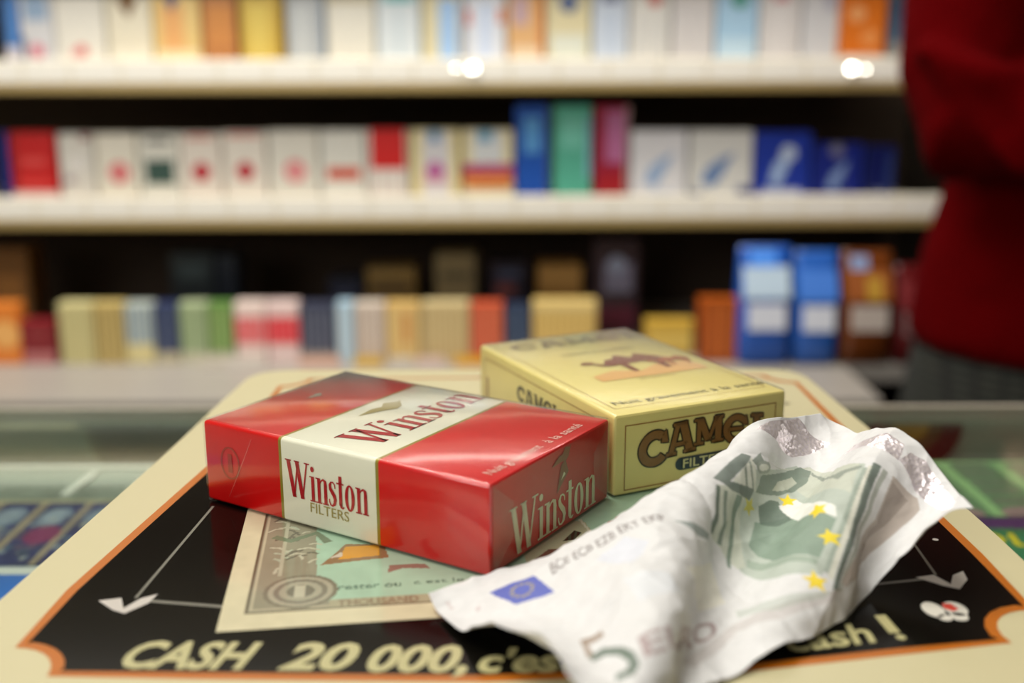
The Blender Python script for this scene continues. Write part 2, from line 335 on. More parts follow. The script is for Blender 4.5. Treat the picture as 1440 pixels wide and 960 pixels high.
TOP = [
 (0, 22, (74, 130, 200), 'blue pack cut by the photo edge, first on top shelf', [('r', .5, .2, 1, .35, (210, 205, 215))]),
 (23, 71, (214, 214, 218), 'grey white pack with pink spot beside blue pack on top shelf', [('r', .5, .85, .7, .3, (150, 175, 205)), ('d', .45, .32, .22, (214, 120, 140)), ('r', .05, .25, .12, .5, (70, 70, 100))]),
 (72, 144, WH, 'wide white pack with small red mark low down, top shelf left', [('d', .5, .32, .12, (214, 100, 100)), ('d', .38, .30, .09, (226, 160, 160))]),
 (146, 210, (232, 224, 202), 'cream white pack with brown point at its top, top shelf', [('p', ((.2, 1), (.75, 1), (.5, .72)), (120, 84, 40)), ('r', .5, .2, .9, .3, (238, 232, 214))]),
 (211, 279, (232, 200, 128), 'pale yellow pack with orange centre and dark blue top mark', [('r', .42, .6, .45, .55, (236, 176, 110)), ('p', ((.25, 1), (.6, 1), (.42, .8)), (70, 80, 130)), ('r', .5, .2, .9, .25, (240, 224, 180))]),
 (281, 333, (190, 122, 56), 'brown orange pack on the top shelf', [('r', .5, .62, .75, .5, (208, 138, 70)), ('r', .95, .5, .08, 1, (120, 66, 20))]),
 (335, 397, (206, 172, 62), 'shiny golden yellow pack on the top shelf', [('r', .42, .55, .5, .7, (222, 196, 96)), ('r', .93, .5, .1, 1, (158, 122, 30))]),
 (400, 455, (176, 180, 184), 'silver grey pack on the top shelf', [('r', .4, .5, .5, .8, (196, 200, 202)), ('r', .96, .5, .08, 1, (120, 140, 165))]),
 (457, 526, (228, 224, 212), 'plain off white pack right of the silver grey one', [('r', .5, .95, 1, .1, (206, 196, 170))]),
 (528, 590, (218, 226, 232), 'pale blue white pack with turquoise tip, top shelf middle', [('r', .5, .96, .7, .1, (120, 196, 200)), ('r', .5, .5, .1, .8, (200, 214, 224))]),
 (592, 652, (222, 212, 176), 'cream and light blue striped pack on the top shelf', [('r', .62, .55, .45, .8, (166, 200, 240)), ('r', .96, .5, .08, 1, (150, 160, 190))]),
 (653, 711, (226, 230, 240), 'bluish white pack with small red side marks, top shelf centre', [('r', .08, .72, .12, .2, (220, 120, 120)), ('r', .9, .74, .15, .2, (226, 140, 120)), ('r', .5, .5, .3, .8, (206, 220, 246))]),
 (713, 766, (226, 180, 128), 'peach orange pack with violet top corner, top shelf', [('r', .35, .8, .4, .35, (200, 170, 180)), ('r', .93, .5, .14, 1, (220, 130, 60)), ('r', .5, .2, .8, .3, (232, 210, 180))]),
 (768, 832, (226, 216, 178), 'pale yellow pack with dark blue top mark right of peach pack', [('d', .5, .9, .22, (96, 112, 150)), ('r', .5, .3, .8, .4, (222, 226, 214))]),
 (834, 884, (206, 216, 232), 'pale lilac blue pack on the top shelf', [('r', .5, .95, .5, .1, (110, 120, 160)), ('r', .5, .45, .2, .7, (190, 204, 226))]),
 (886, 944, (222, 220, 216), 'light grey pack with small red top mark', [('d', .62, .93, .16, (196, 80, 70)), ('s', 3, (206, 206, 206), .1, .7)]),
 (946, 1007, (216, 212, 212), 'plain light grey pack left of the sky blue pack', [('s', 3, (206, 202, 204), .1, .9)]),
 (1009, 1068, (172, 208, 236), 'sky blue pack with green top mark, top shelf right', [('d', .55, .93, .2, (70, 150, 130)), ('r', .5, .3, .9, .3, (196, 222, 240))]),
 (1070, 1129, (218, 214, 214), 'light grey pack with pink top mark right of sky blue pack', [('r', .5, .95, .35, .08, (210, 130, 140)), ('r', .5, .45, .15, .8, (230, 226, 226))]),
 (1131, 1183, (212, 212, 216), 'light grey pack touching the bright orange pack', [('r', .75, .9, .3, .2, (180, 180, 196)), ('r', .97, .5, .06, 1, (236, 180, 140))]),
 (1185, 1250, (226, 120, 38), 'bright orange pack near right end of top shelf', [('d', .35, .75, .18, (240, 170, 110)), ('d', .65, .45, .2, (236, 150, 80)), ('r', .5, .12, 1, .24, (226, 206, 180))]),
]
for x0, x1, c, lb, pr in TOP: pack('cigarette_pack', CP, x0, x1, -9, Z_TOP, 1.30, c, lb, G1, pr, h=.088)
pack('cigarette_pack', CP, 1253, 1312, -9, Z_TOP, 1.31, (92, 118, 144), 'slate blue pack last on top shelf beside red sleeve', G1, [('r', .5, .2, .9, .4, (170, 170, 166)), ('r', .4, .75, .5, .3, (70, 96, 128))], h=.088)
def d1(c, r=.28, cy=.42): return ('d', .5, cy, r, c)
MID = [
 (-4, 8, 186, (30, 50, 140), 'sliver of dark blue pack at left end of middle shelf', []),
 (10, 75, 186, (206, 20, 22), 'bright red pack at left end of the middle shelf', [('r', .5, .62, .55, .12, (226, 70, 66)), ('r', .1, .5, .12, 1, (170, 10, 14)), ('r', .5, .35, .7, .1, (226, 60, 56)), ('r', .5, .12, 1, .24, (236, 200, 196))]),
 (79, 129, 188, (226, 222, 214), 'plain white pack beside bright red one on middle shelf', [('r', .8, .95, .25, .08, (150, 90, 90)), ('r', .25, .4, .3, .08, (170, 150, 160)), ('r', .5, .6, .5, .2, (234, 230, 226))]),
 (131, 190, 188, (236, 230, 216), 'white pack with soft pink disc, middle shelf left', [('o', .55, .49, .26, (222, 110, 116)), ('d', .55, .49, .15, (230, 140, 140))]),
 (192, 250, 188, (230, 228, 218), 'white pack with dark green rectangle, middle shelf', [('r', .5, .50, .72, .32, (52, 82, 74)), ('r', .5, .9, .6, .07, (110, 110, 110))]),
 (251, 309, 188, (236, 226, 216), 'white pack with crimson disc right of the green rectangle pack', [('r', .5, .95, .6, .06, (220, 150, 140)), d1((190, 14, 44), .23, .50)]),
 (311, 373, 186, (236, 228, 218), 'white pack with crimson disc left of the pink ringed pack', [('r', .5, .96, .7, .05, (226, 150, 140)), d1((190, 14, 44), .21, .50)]),
 (375, 446, 184, (230, 226, 216), 'broad white pack with pale pink ring, middle shelf', [('o', .53, .49, .22, (226, 110, 120)), ('d', .53, .49, .13, (232, 170, 170))]),
 (448, 512, 184, (234, 232, 224), 'white pack with narrow orange red bar, middle shelf', [('r', .52, .46, .75, .15, (206, 70, 40)), ('s', 3, (222, 222, 216), .6, .95)]),
 (514, 573, 183, (236, 230, 224), 'pack with solid red upper half and white lower half', [('r', .52, .76, .86, .5, (214, 14, 14)), ('s', 4, (214, 200, 196), .05, .48)]),
 (576, 646, 183, (236, 222, 170), 'cream pack with magenta spot and blue top mark', [('r', .52, .5, .56, .95, (222, 220, 226)), ('r', .5, .92, .2, .14, (60, 140, 190)), ('d', .5, .48, .2, (190, 90, 160)), ('r', .5, .36, .5, .08, (222, 180, 190))]),
 (649, 722, 183, (234, 222, 180), 'cream pack with magenta and orange stripes on middle shelf', [('r', .5, .78, .6, .4, (222, 226, 230)), ('r', .45, .92, .25, .14, (80, 160, 200)), ('r', .5, .5, 1, .14, (176, 40, 110)), ('r', .5, .38, 1, .1, (236, 150, 40)), ('r', .5, .30, .9, .06, (190, 60, 60))]),
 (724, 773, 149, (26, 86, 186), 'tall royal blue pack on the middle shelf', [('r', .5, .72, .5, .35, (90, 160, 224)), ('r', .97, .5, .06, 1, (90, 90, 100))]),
 (777, 833, 149, (92, 184, 160), 'tall mint green pack between blue and crimson ones', [('r', .5, .74, .6, .3, (120, 206, 186)), ('r', .93, .6, .1, .6, (140, 190, 220)), ('r', .03, .5, .06, 1, (60, 140, 110))]),
 (836, 886, 149, (160, 30, 60), 'tall crimson and lilac pack on the middle shelf', [('r', .6, .7, .55, .5, (190, 110, 160)), ('r', .5, .2, .8, .3, (170, 10, 30)), ('r', .95, .5, .1, 1, (176, 150, 150))]),
]
for x0, x1, t, c, lb, pr in MID: pack('cigarette_pack', CP, x0, x1, t, Z_MID, 1.30, c, lb, G2, pr)
def helmet(cx, cy, w, h, c):
    return [('p', ((cx-w*.45, cy-h*.35), (cx-w*.1, cy-h*.45), (cx+w*.15, cy-h*.1), (cx+w*.45, cy+h*.45), (cx+w*.1, cy+h*.3), (cx-w*.3, cy+h*.05)), c)]
SOFT = [
 (888, 968, 184, (230, 230, 236), 'wide white soft pack with faint blue winged emblem', helmet(.5, .5, .6, .5, (158, 184, 222)) + [('r', .55, .2, .4, .1, (214, 220, 234))]),
 (971, 1060, 184, (226, 226, 224), 'wide white soft pack with bolder blue winged emblem', helmet(.45, .5, .6, .5, (110, 140, 190)) + [('r', .1, .12, .2, .2, (50, 70, 130)), ('r', .88, .15, .2, .26, (40, 60, 130))]),
 (1062, 1143, 186, (34, 60, 168), 'wide bright blue soft pack with pale winged emblem', helmet(.5, .55, .5, .6, (170, 196, 236)) + [('r', .5, .14, .7, .22, (196, 206, 230)), ('d', .6, .72, .14, (200, 216, 240))]),
 (1146, 1216, 203, (26, 44, 136), 'dark blue soft pack with pale emblem, second from last', helmet(.5, .5, .5, .55, (130, 156, 206)) + [('r', .5, .12, .6, .2, (190, 196, 220)), ('d', .45, .9, .14, (120, 120, 150))]),
 (1219, 1262, 206, (16, 30, 96), 'narrow navy soft pack last on the middle shelf', [('r', .5, .15, .6, .3, (90, 100, 140)), ('r', .8, .5, .2, .8, (40, 60, 120))]),
]
for x0, x1, t, c, lb, pr in SOFT: pack('soft_cigarette_pack', CP, x0, x1, t, Z_MID, 1.30, c, lb, G2, pr)
LOW = [
 (-45, 24, 428, (226, 130, 50), 'orange box at the left end of the low shelf', [('d', .7, .5, .3, (236, 176, 100))]),
 (26, 76, 452, (128, 24, 34), 'dark red box low at left of low shelf', [('r', .5, .15, .9, .3, (180, 110, 110)), ('r', .5, .7, .6, .1, (150, 60, 60))]),
 (79, 128, 427, (216, 206, 150), 'cream yellow cigarillo box with thin stripes, low shelf left', [('s', 6, (160, 150, 96))]),
 (129, 172, 427, (208, 184, 116), 'tan cigarillo box with dark stripes beside the cream one', [('s', 5, (110, 84, 40))]),
 (173, 213, 428, (186, 196, 190), 'pale blue green striped cigarillo box with cream foot', [('s', 4, (84, 116, 150), .35, .95), ('r', .5, .18, 1, .32, (220, 206, 150))]),
 (214, 249, 428, (44, 56, 96), 'navy cigarillo box on the left of low shelf', [('s', 3, (90, 100, 120)), ('r', .5, .1, 1, .2, (190, 180, 150))]),
 (250, 290, 427, (176, 190, 150), 'pale green striped cigarillo box', [('s', 5, (96, 130, 76)), ('r', .5, .1, 1, .2, (200, 196, 170))]),
 (291, 326, 427, (96, 140, 66), 'leaf green cigarillo box with light stripes', [('s', 4, (180, 196, 130)), ('r', .5, .1, 1, .2, (200, 196, 170))]),
 (328, 372, 426, (236, 214, 206), 'white pack with red band, left of the pair on low shelf', [('r', .5, .55, 1, .42, (222, 40, 50)), ('s', 6, (240, 190, 190), .3, .8)]),
 (373, 419, 426, (232, 206, 202), 'white pack with red band, right of the pair on low shelf', [('r', .5, .55, 1, .42, (222, 30, 44)), ('s', 5, (236, 120, 126), .3, .8)]),
 (421, 470, 428, (58, 62, 84), 'charcoal blue box with pale specks, low shelf', [('s', 5, (120, 124, 140), .2, .9), ('r', .5, .1, 1, .2, (170, 160, 150))]),
 (472, 496, 426, (176, 206, 226), 'narrow light blue box on the low shelf', [('r', .3, .5, .3, .9, (214, 226, 232))]),
 (497, 541, 427, (220, 206, 192), 'off white striped box right of narrow light blue one', [('s', 5, (176, 150, 136))]),
 (542, 590, 427, (222, 184, 112), 'golden cigarillo box with orange stripes', [('s', 5, (236, 210, 150)), ('r', .6, .6, .2, .5, (200, 130, 60))]),
 (592, 660, 426, (216, 196, 146), 'cream box with tan stripes left of the orange red one', [('s', 8, (176, 140, 80))]),
 (661, 708, 427, (206, 88, 56), 'orange red box with paler stripes, low shelf centre', [('s', 4, (224, 130, 96))]),
 (710, 746, 430, (40, 52, 78), 'dark navy box behind the yellow pack corner', [('s', 3, (90, 110, 140))]),
 (749, 840, 424, (226, 194, 118), 'wide golden cream box above the yellow camel pack', [('s', 9, (200, 160, 80), .1, .8), ('r', .5, .92, 1, .08, (236, 214, 150))]),
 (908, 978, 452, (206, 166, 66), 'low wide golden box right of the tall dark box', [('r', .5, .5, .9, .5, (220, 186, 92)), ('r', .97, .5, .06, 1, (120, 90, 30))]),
 (984, 1040, 421, (176, 84, 20), 'rust orange box standing left of the blue pouches', [('r', .5, .5, .7, .8, (196, 100, 30)), ('s', 3, (140, 56, 10))]),
]
for x0, x1, t, c, lb, pr in LOW: pack('cigarillo_box', 'box', x0, x1, t, Z_LOW, 1.25, c, lb, G3, pr)
BACK = [
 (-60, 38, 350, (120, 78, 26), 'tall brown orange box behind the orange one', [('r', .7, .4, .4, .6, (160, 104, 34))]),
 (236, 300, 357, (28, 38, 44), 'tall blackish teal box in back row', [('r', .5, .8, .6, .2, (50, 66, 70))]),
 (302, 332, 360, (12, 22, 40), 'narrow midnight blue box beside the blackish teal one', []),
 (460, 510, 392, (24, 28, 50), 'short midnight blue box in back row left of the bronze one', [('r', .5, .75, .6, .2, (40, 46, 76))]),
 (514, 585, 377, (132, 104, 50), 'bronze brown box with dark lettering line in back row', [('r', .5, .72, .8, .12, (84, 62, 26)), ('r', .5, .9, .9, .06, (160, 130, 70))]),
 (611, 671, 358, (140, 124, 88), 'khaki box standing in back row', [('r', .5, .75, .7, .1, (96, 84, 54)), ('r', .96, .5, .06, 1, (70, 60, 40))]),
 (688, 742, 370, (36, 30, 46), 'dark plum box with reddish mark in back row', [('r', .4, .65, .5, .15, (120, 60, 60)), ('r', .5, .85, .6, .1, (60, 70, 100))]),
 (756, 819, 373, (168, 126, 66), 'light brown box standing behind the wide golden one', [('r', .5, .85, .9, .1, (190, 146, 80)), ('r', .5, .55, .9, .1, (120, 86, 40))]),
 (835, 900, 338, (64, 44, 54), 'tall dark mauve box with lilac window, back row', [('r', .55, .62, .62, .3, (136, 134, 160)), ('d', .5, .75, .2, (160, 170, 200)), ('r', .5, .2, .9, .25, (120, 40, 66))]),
]
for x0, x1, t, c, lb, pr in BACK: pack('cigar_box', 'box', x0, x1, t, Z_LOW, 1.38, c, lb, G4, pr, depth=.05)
# soft tobacco pouches: bellied bags with a crimped top and a white label
def pouch(x0, x1, t, col, top, label, lab=(206, 210, 222), ly=.42, extra=(), Y=1.26):
    a, b = at(x0, t, Y), at(x1, t, Y); w = b.x-a.x; h = a.z-Z_LOW; bm = bmesh.new(); N = 20; rings = []
    for k, (f, d, ww) in enumerate(((0, .020, .94), (.08, .026, 1), (.3, .030, 1), (.6, .024, .99), (.85, .010, .98), (.93, .003, .97), (1, .002, .97))):
        rings.append([(w/2*ww*math.copysign(abs(math.cos(2*math.pi*j/N))**.35, math.cos(2*math.pi*j/N)), .028 + d*math.copysign(abs(math.sin(2*math.pi*j/N))**.6, math.sin(2*math.pi*j/N)), h*f) for j in range(N)])
    loft(bm, rings); o = bmobj('tobacco_pouch', bm, mat('pouch_%02x%02x%02x' % tuple(col), col, .25, bump=.002, bscale=40), None, ((a.x+b.x)/2, Y-.03, Z_LOW+.0004), smooth=True)
    tag(o, label, 'tobacco pouch', 'tobacco pouches on the low shelf')
    def fr(u, v, l):
        f = v/h; d = np.interp(f, [0, .08, .3, .6, .85, 1], [.020, .026, .030, .024, .010, .002]); return (u, .028-d-.0008-l*.0002, v)
    def grid(u0, u1, v0, v1):
        vs = np.linspace(v0, v1, 6); return [q for i in range(5) for q in rect(-w/2+w*u0, h*vs[i], -w/2+w*u1, h*vs[i+1])]
    it = [(grid(.14, .86, ly-.10, ly+.12), hexmat(lab), 2), (grid(.06, .94, .58, .84), hexmat(top), 1)]
    for e in extra: it.append((grid(*e[:4]), hexmat(e[4]), 3))
    decal('pouch_label', o, it, fr)
pouch(1038, 1112, 346, (30, 84, 176), (176, 196, 214), 'blue tobacco pouch with pale upper panel and white label', extra=[(.2, .7, .84, .97, (70, 140, 236))])
pouch(1116, 1178, 352, (40, 92, 178), (60, 116, 204), 'blue tobacco pouch without pale upper panel, right of its twin')
pouch(1182, 1254, 352, (104, 52, 18), (140, 74, 22), 'brown tobacco pouch with small gold badge and white label', lab=(176, 164, 156), extra=[(.45, .75, .58, .78, (170, 130, 40)), (.15, .5, .84, .96, (130, 150, 190))])
pouch(1258, 1300, 372, (88, 20, 22), (110, 26, 30), 'dark red tobacco pouch next to the plaid skirt', lab=(110, 90, 90))

# ================================================================ THE COUNTER
GZ = -.045
ctr = tag(empty('glass_counter', (0, .3, FLOOR)), 'glass topped shop counter with scratch tickets shown under the glass', 'counter')
def cb(name, x0, x1, y0, y1, z0, z1, m, bev=0): return box(name, x0, x1, y0-.3, y1-.3, z0-FLOOR, z1-FLOOR, m, ctr, bev)
GLASS = film('counter_glass', 1.5, .02, 0, tint=(.93, .97, .95))
cb('glass_top', -1.1, 1.1, -.15, .500, GZ-.006, GZ, GLASS)
cb('glass_edge', -1.1, 1.1, .5005, .5045, GZ-.0062, GZ-.0002, mat('edge_trim', (168, 160, 146), .4))
cb('ticket_board', -1.1, 1.1, -.15, .4430, GZ-.030, GZ-.0078, mat('board_green_grey', (150, 158, 146), .6, var=.1, vscale=12))
cb('back_panel', -1.1, 1.1, .498, .5035, FLOOR+.05, GZ-.0065, mat('case_back', (150, 158, 140), .5, var=.12, vscale=9))
cb('well_floor', -1.1, 1.1, .4435, .4975, GZ-.060, GZ-.055, mat('board_green_grey'))
cb('counter_cabinet', -1.1, 1.1, -.13, .49, FLOOR, GZ-.065, mat('cabinet_brown', (84, 64, 46), .5, var=.1))
for sx in (-1, 1): cb('case_side', sx*1.1-.004, sx*1.1+.004, -.15, .5, GZ-.065, GZ-.0065, mat('edge_trim'))
cb('light_trim', -1.1, -.205, .4955, .4978, GZ-.0085, GZ-.0045-.0025, mat('trim_cream', (196, 190, 158), .4))
cb('light_trim', -1.1, 1.1, .4950, .4978, GZ-.034, GZ-.024, mat('trim_grey', (150, 150, 138), .5))
# half-round labels hanging inside the glass at the back
def half_round(x, r, cols, label_part):
    it = [([[(r*k*math.cos(a), r*k*math.sin(a)) for a in np.linspace(math.pi, 2*math.pi, 20)]], hexmat(c), i) for i, (k, c) in enumerate(cols)]
    o = decal('round_sticker', ctr, it, lambda u, v, l: (x+u, .4940-.3-l*.0002, GZ-.0066+v-FLOOR)); o['label'] = label_part; return o
half_round(-.172, .029, [(1, (150, 148, 122)), (.955, (110, 113, 101)), (.8, (104, 104, 96))], 'faint grey half round sticker')
o = half_round(.187, .0245, [(1, (84, 34, 28)), (.9, (74, 26, 22)), (.6, (92, 74, 40)), (.35, (170, 130, 50))], 'dark red half round sticker with yellow centre')
cb('light_trim', .13, .168, .4950, .4978, GZ-.020, GZ-.009, mat('case_back_pink', (150, 120, 104), .5))

# ---------------------------------------------------------------- scratch tickets under the glass
TZ = GZ-.0072; SC = 1.044
def ticket(name, label, x, y, w, h, rz, base, paint, dz=0, nx=None):
    nx = nx or int(w/.0006); ny = int(h/.0006); r = Raster(w, h, nx, ny, base); paint(r)
    o = r.flat(name, 0, PRINT, None, (x*SC, y*SC, TZ+dz), rz); o.scale = (SC, SC, 1); tag(o, label, 'scratch ticket', 'scratch tickets under the counter glass')
    m = o.modifiers.new('thick', 'SOLIDIFY'); m.thickness = .0004; m.offset = -1; return o
rr = random.Random(3)
def navy(r):
    r.fill(rect(0, r.h-.014, r.w, r.h), (120, 128, 116)); r.fill(rect(0, r.h-.0145, .045, r.h-.003), (208, 160, 92)); r.fill(rect(.045, r.h-.013, .060, r.h-.004), (110, 44, 32)); r.fill(rect(0, r.h-.0165, r.w, r.h-.0145), (176, 166, 130))
    n = 7
    for k in range(n+1):
        x = .006+.0165*k; r.fill([[(x, 0), (x+.0028, 0), (x+.0028, r.h-.016), (x, r.h-.016)]], (150, 134, 110))
        cx = x+.0095; r.fill(disc(cx, r.h-.030, .0058, .0088), (112, 124, 142)); r.fill(disc(cx, r.h-.030, .0036, .006), (134, 146, 160))
        for q in range(26):
            a, b = cx+rr.uniform(-.006, .006), rr.uniform(.003, .040); r.fill(disc(a, b, rr.uniform(.0008, .002)), rr.choice([(120, 130, 140), (60, 84, 104), (150, 150, 140), (86, 66, 90), (30, 40, 80)]))
    r.fill(disc(.100, .024, .006, .008), (120, 30, 84)); r.fill(disc(.004, r.h-.026, .006, .008), (90, 150, 50)); r.noise(.2, .004, 1)
ticket('scratch_ticket', 'navy scratch ticket with gold columns left of the tray', -.262, .330, .150, .070, 0, (26, 36, 92), navy)
def bluered(r):
    r.fill(rect(0, r.h-.0055, r.w, r.h), (212, 212, 204)); r.fill([[(.050, r.h-.0055), (.092, r.h-.0055), (.080, r.h-.022), (.05, r.h-.022)]], (150, 30, 44)); r.fill(rect(0, 0, r.w, .05), (40, 100, 178)); r.fill([[(.108, r.h-.0058), (.15, r.h-.0058), (.15, r.h-.012)]], (150, 40, 60)); r.noise(.1, .006, 2)
ticket('scratch_ticket', 'blue scratch ticket with white upper edge near the tray corner', -.262, .232, .150, .0965, 0, (34, 104, 190), bluered)
def green(r):
    r.c[:] = np.array(lin((108, 140, 104)))
    r.fill(rect(0, r.h-.004, r.w, r.h), (150, 186, 134))
    for k in range(6):
        x = .012+.0225*k; r.fill([[(x, 0), (x+.0045, 0), (x+.0035, r.h-.004), (x-.001, r.h-.004)]], (158, 196, 138))
        for j in range(5): r.fill(rect(x+.0055, .012+.0095*j, x+.019, .0175+.0095*j), (118, 124, 108)); 
        r.fill(disc(x+.012, .003, .008, .006), (160, 130, 132))
    r.noise(.12, .003, 3)
ticket('scratch_ticket', 'pale green scratch ticket with column grid right of the tray', .115, .368, .150, .058, 0, (108, 140, 104), green)
def soli(r):
    r.fill([[(0, r.h), (r.w, r.h), (r.w, r.h-.013), (.05, r.h-.010), (0, r.h-.003)]], (86, 50, 104))
    r.fill([[(.02, r.h-.0085), (.06, r.h-.015), (.15, r.h-.02), (.15, r.h-.042), (.02, r.h-.042)]], (52, 130, 92))
    r.fill(disc(.041, r.h-.031, .006, .005), (150, 130, 60))
    r.fill(text_in('SOLITAIRE', .0290, r.h-.0215, .085, .0110, bold=.01, ang=-7), (240, 214, 40))
    r.fill(rect(0, r.h-.0475, r.w, r.h-.0405), (216, 214, 200)); r.fill(rect(.048, r.h-.052, r.w, r.h-.0475), (206, 56, 40)); r.fill(rect(0, 0, r.w, r.h-.052), (62, 130, 128)); r.noise(.08, .004, 4)
ticket('scratch_ticket', 'green and purple scratch ticket with yellow lettering right of the tray', .115, .262, .150, .105, 0, (58, 120, 80), soli)
# white divider strips of the ticket display
dv = tag(box('ticket_divider', -.30, -.085, -.0018, .0018, 0, .0010, mat('white_plastic', (226, 224, 214), .4), None, .0002, (0, .4215*SC, TZ-.0004), .0), 'long white plastic strip behind the navy scratch ticket under the glass', 'divider', 'white display dividers under the glass')
dv = tag(box('ticket_divider', -.0018, .0018, -.014, .0125, 0, .0010, mat('white_plastic'), None, .0002, (-.1672*SC, .4035*SC, TZ-.0004), math.radians(-6)), 'short white plastic strip standing off the long one left of tray', 'divider', 'white display dividers under the glass')

# ================================================================ CHANGE TRAY
tray = tag(empty('change_tray', (0, 0, GZ)), 'cream rounded money tray with black and gold printed panel under the packs', 'tray')
def rounded(poly, rad, seg=7):
    out = []; n = len(poly)
    for i in range(n):
        p = Vector((*poly[i], 0)); a = (Vector((*poly[i-1], 0))-p).normalized(); b = (Vector((*poly[(i+1) % n], 0))-p).normalized(); r = rad[i]
        p0, p1 = p+a*r, p+b*r
        for k in range(seg+1):
            t = k/seg; q = p0*(1-t)**2 + p*2*t*(1-t) + p1*t*t; out.append((q.x, q.y))
    return out
PLATE = rounded([(-.1135, .155), (.1175, .155), (.1160, .264), (.1080, .4035), (-.0975, .4035), (-.1010, .319), (-.1085, .214)], [.022, .022, .02, .016, .016, .03, .03])
def prism(name, poly, z0, z1, m, parent, bev=0):
    bm = bmesh.new(); vs = [bm.verts.new((x, y, z1)) for x, y in poly]; f = bm.faces.new(vs)
    e = bmesh.ops.extrude_face_region(bm, geom=[f]); vv = [v for v in e['geom'] if isinstance(v, bmesh.types.BMVert)]
    for v in vv: v.co.z = z0
    if bev:
        es = [d for d in bm.edges if all(abs(v.co.z-z1) < 1e-6 for v in d.verts)]; bmesh.ops.bevel(bm, geom=es, offset=bev, segments=3, profile=.5, affect='EDGES')
    return bmobj(name, bm, m, parent)
H = -GZ
prism('tray_plate', PLATE, H-.007, H, mat('tray_cream', (198, 190, 152), .35, coat=.08, bump=.00003, bscale=300), tray, .0012)
prism('tray_riser', [(-.085, .185), (.085, .185), (.085, .380), (-.085, .380)], .0002, H-.0072, mat('riser_dark', (40, 36, 32), .5), tray)
def arc(cx, cy, r, a0, a1, n=7): return [(cx+r*math.cos(math.radians(a0+(a1-a0)*k/n)), cy+r*math.sin(math.radians(a0+(a1-a0)*k/n))) for k in range(n+1)]
OUT = arc(-.0966, .1838, .0105, 90, 0) + [(-.058, .1826), (-.0054, .1812), (.0427, .1845), (.075, .1908)] + arc(.1065, .1985, .0100, 200, 82) + [(.1084, .236), (.1078, .256), (.1042, .3377)] + arc(.1030, .3935, .0095, 270, 180) + [(-.0745, .3900)] + arc(-.0835, .3895, .0090, 0, -90) + [(-.0837, .3645), (-.0865, .300), (-.0962, .219)]
def inset(poly, d):
    out = []; n = len(poly)
    for i in range(n):
        a = Vector(poly[i-1]); p = Vector(poly[i]); b = Vector(poly[(i+1) % n]); t = (p-a).normalized()+(b-p).normalized(); t.normalize(); out.append((p.x - t.y*d, p.y + t.x*d))
    return out
INN = inset(OUT, .0024)
ringq = [[OUT[i], OUT[(i+1) % len(OUT)], INN[(i+1) % len(INN)], INN[i]] for i in range(len(OUT))]
fl = lambda u, v, l: (u, v, H + .00004*l)
OR = mat('border_orange', (178, 98, 12), .35); BK = mat('panel_black', (9, 8, 6), .14, spec=.12)
decal('orange_border', tray, [(ringq, OR, 1)], fl)
pan = []
blk = [p for p in INN if p[1] < .322]
yl = [p for p in blk if p[0] < 0]; 
bm_poly = [p for p in INN if p[1] < .322]
# keep polygon order: from the lower left notch round to the right side, then close along the top
k0 = len(INN)-1
while INN[k0][1] < .322: k0 -= 1
k0 = (k0+1) % len(INN); seq = []
k = k0
while True:
    if INN[k][1] > .322: break
    seq.append(INN[k]); k = (k+1) % len(INN)
seq = seq + [(.1028, .322), (-.0858, .322)]
bm = bmesh.new(); f = bm.faces.new([bm.verts.new((x, y, H+.00008)) for x, y in seq]); bmesh.ops.triangulate(bm, faces=[f]); o = bmobj('printed_panel', bm, BK, tray)
o['label'] = 'glossy black panel'
if o.data.polygons[0].normal.z < 0: o.data.flip_normals()
TXT = mat('lettering_cream', (178, 172, 124), .3); GREY = mat('line_grey', (112, 110, 98), .3); BIRD = mat('bird_white', (190, 184, 176), .3)
items = []
def seg(a, b, w): return strip([a, b], w)
for s, x0, y0, w, h, ang in (('CASH', -.0740, .1868, .0250, .0100, -1.6), ('20', -.0440, .1860, .0145, .0100, -1.2), ('000,', -.0275, .1852, .0190, .0098, -.8), ("c'est", -.0065, .1848, .0195, .0085, .5), ('cash', .0535, .1918, .0185, .0080, 12), ('!', .0752, .1966, .0022, .0095, 13)):
    if s == '!':
        items.append(([[(.0745, .1988), (.0768, .1990), (.0762, .2065), (.0738, .2062)]] + disc(.0762, .1972, .0010), TXT, 4)); continue
    items.append((text_in(s, x0, y0, w, h, bold=.035 if s != 'cash' else .02, shear=.25, ang=ang), TXT, 4))
for it_ in items: decal('slogan_word' if it_ is not items[-1] else 'exclamation_mark', tray, [it_], fl)
items = [(seg((-.0800, .2150), (-.0770, .2664), .0007) + seg((-.0785, .2140), (-.0575, .2105), .0011) + seg((.0935, .2250), (.0951, .2500), .0006) + seg((.0925, .2235), (.0720, .2190), .0009), GREY, 3)]
for cx, cy, s in ((-.0810, .2138, 1), (.0950, .2238, 1)):
    items.append(([[(cx-.0065*s, cy), (cx-.002, cy+.0012), (cx, cy-.0035), (cx+.0022, cy+.0010), (cx+.0052, cy+.0030), (cx+.0045, cy-.0012), (cx+.001, cy-.0058), (cx-.002, cy-.0042)][::-1]], BIRD, 4))
items.append((disc(.1005, .2440, .0007), BIRD, 4)); items.append((rect(.0900, .3560, .0935, .3572), mat('print_dark', (90, 84, 70), .4), 4))
for it_ in items: decal('panel_drawing', tray, [it_], fl)
items = [(disc(.0868, .2087, .0022, .0034) + disc(.0915, .2090, .0024, .0032) + disc(.0910, .2056, .0018, .0018) + disc(.0880, .2052, .0014, .0014), hexmat((206, 202, 190)), 4), ([[(.0892, .2092), (.0906, .2078), (.0922, .2088), (.0914, .2112), (.0896, .2114)]], hexmat((196, 60, 44)), 5)]
decal('clover_emblem', tray, items, fl)
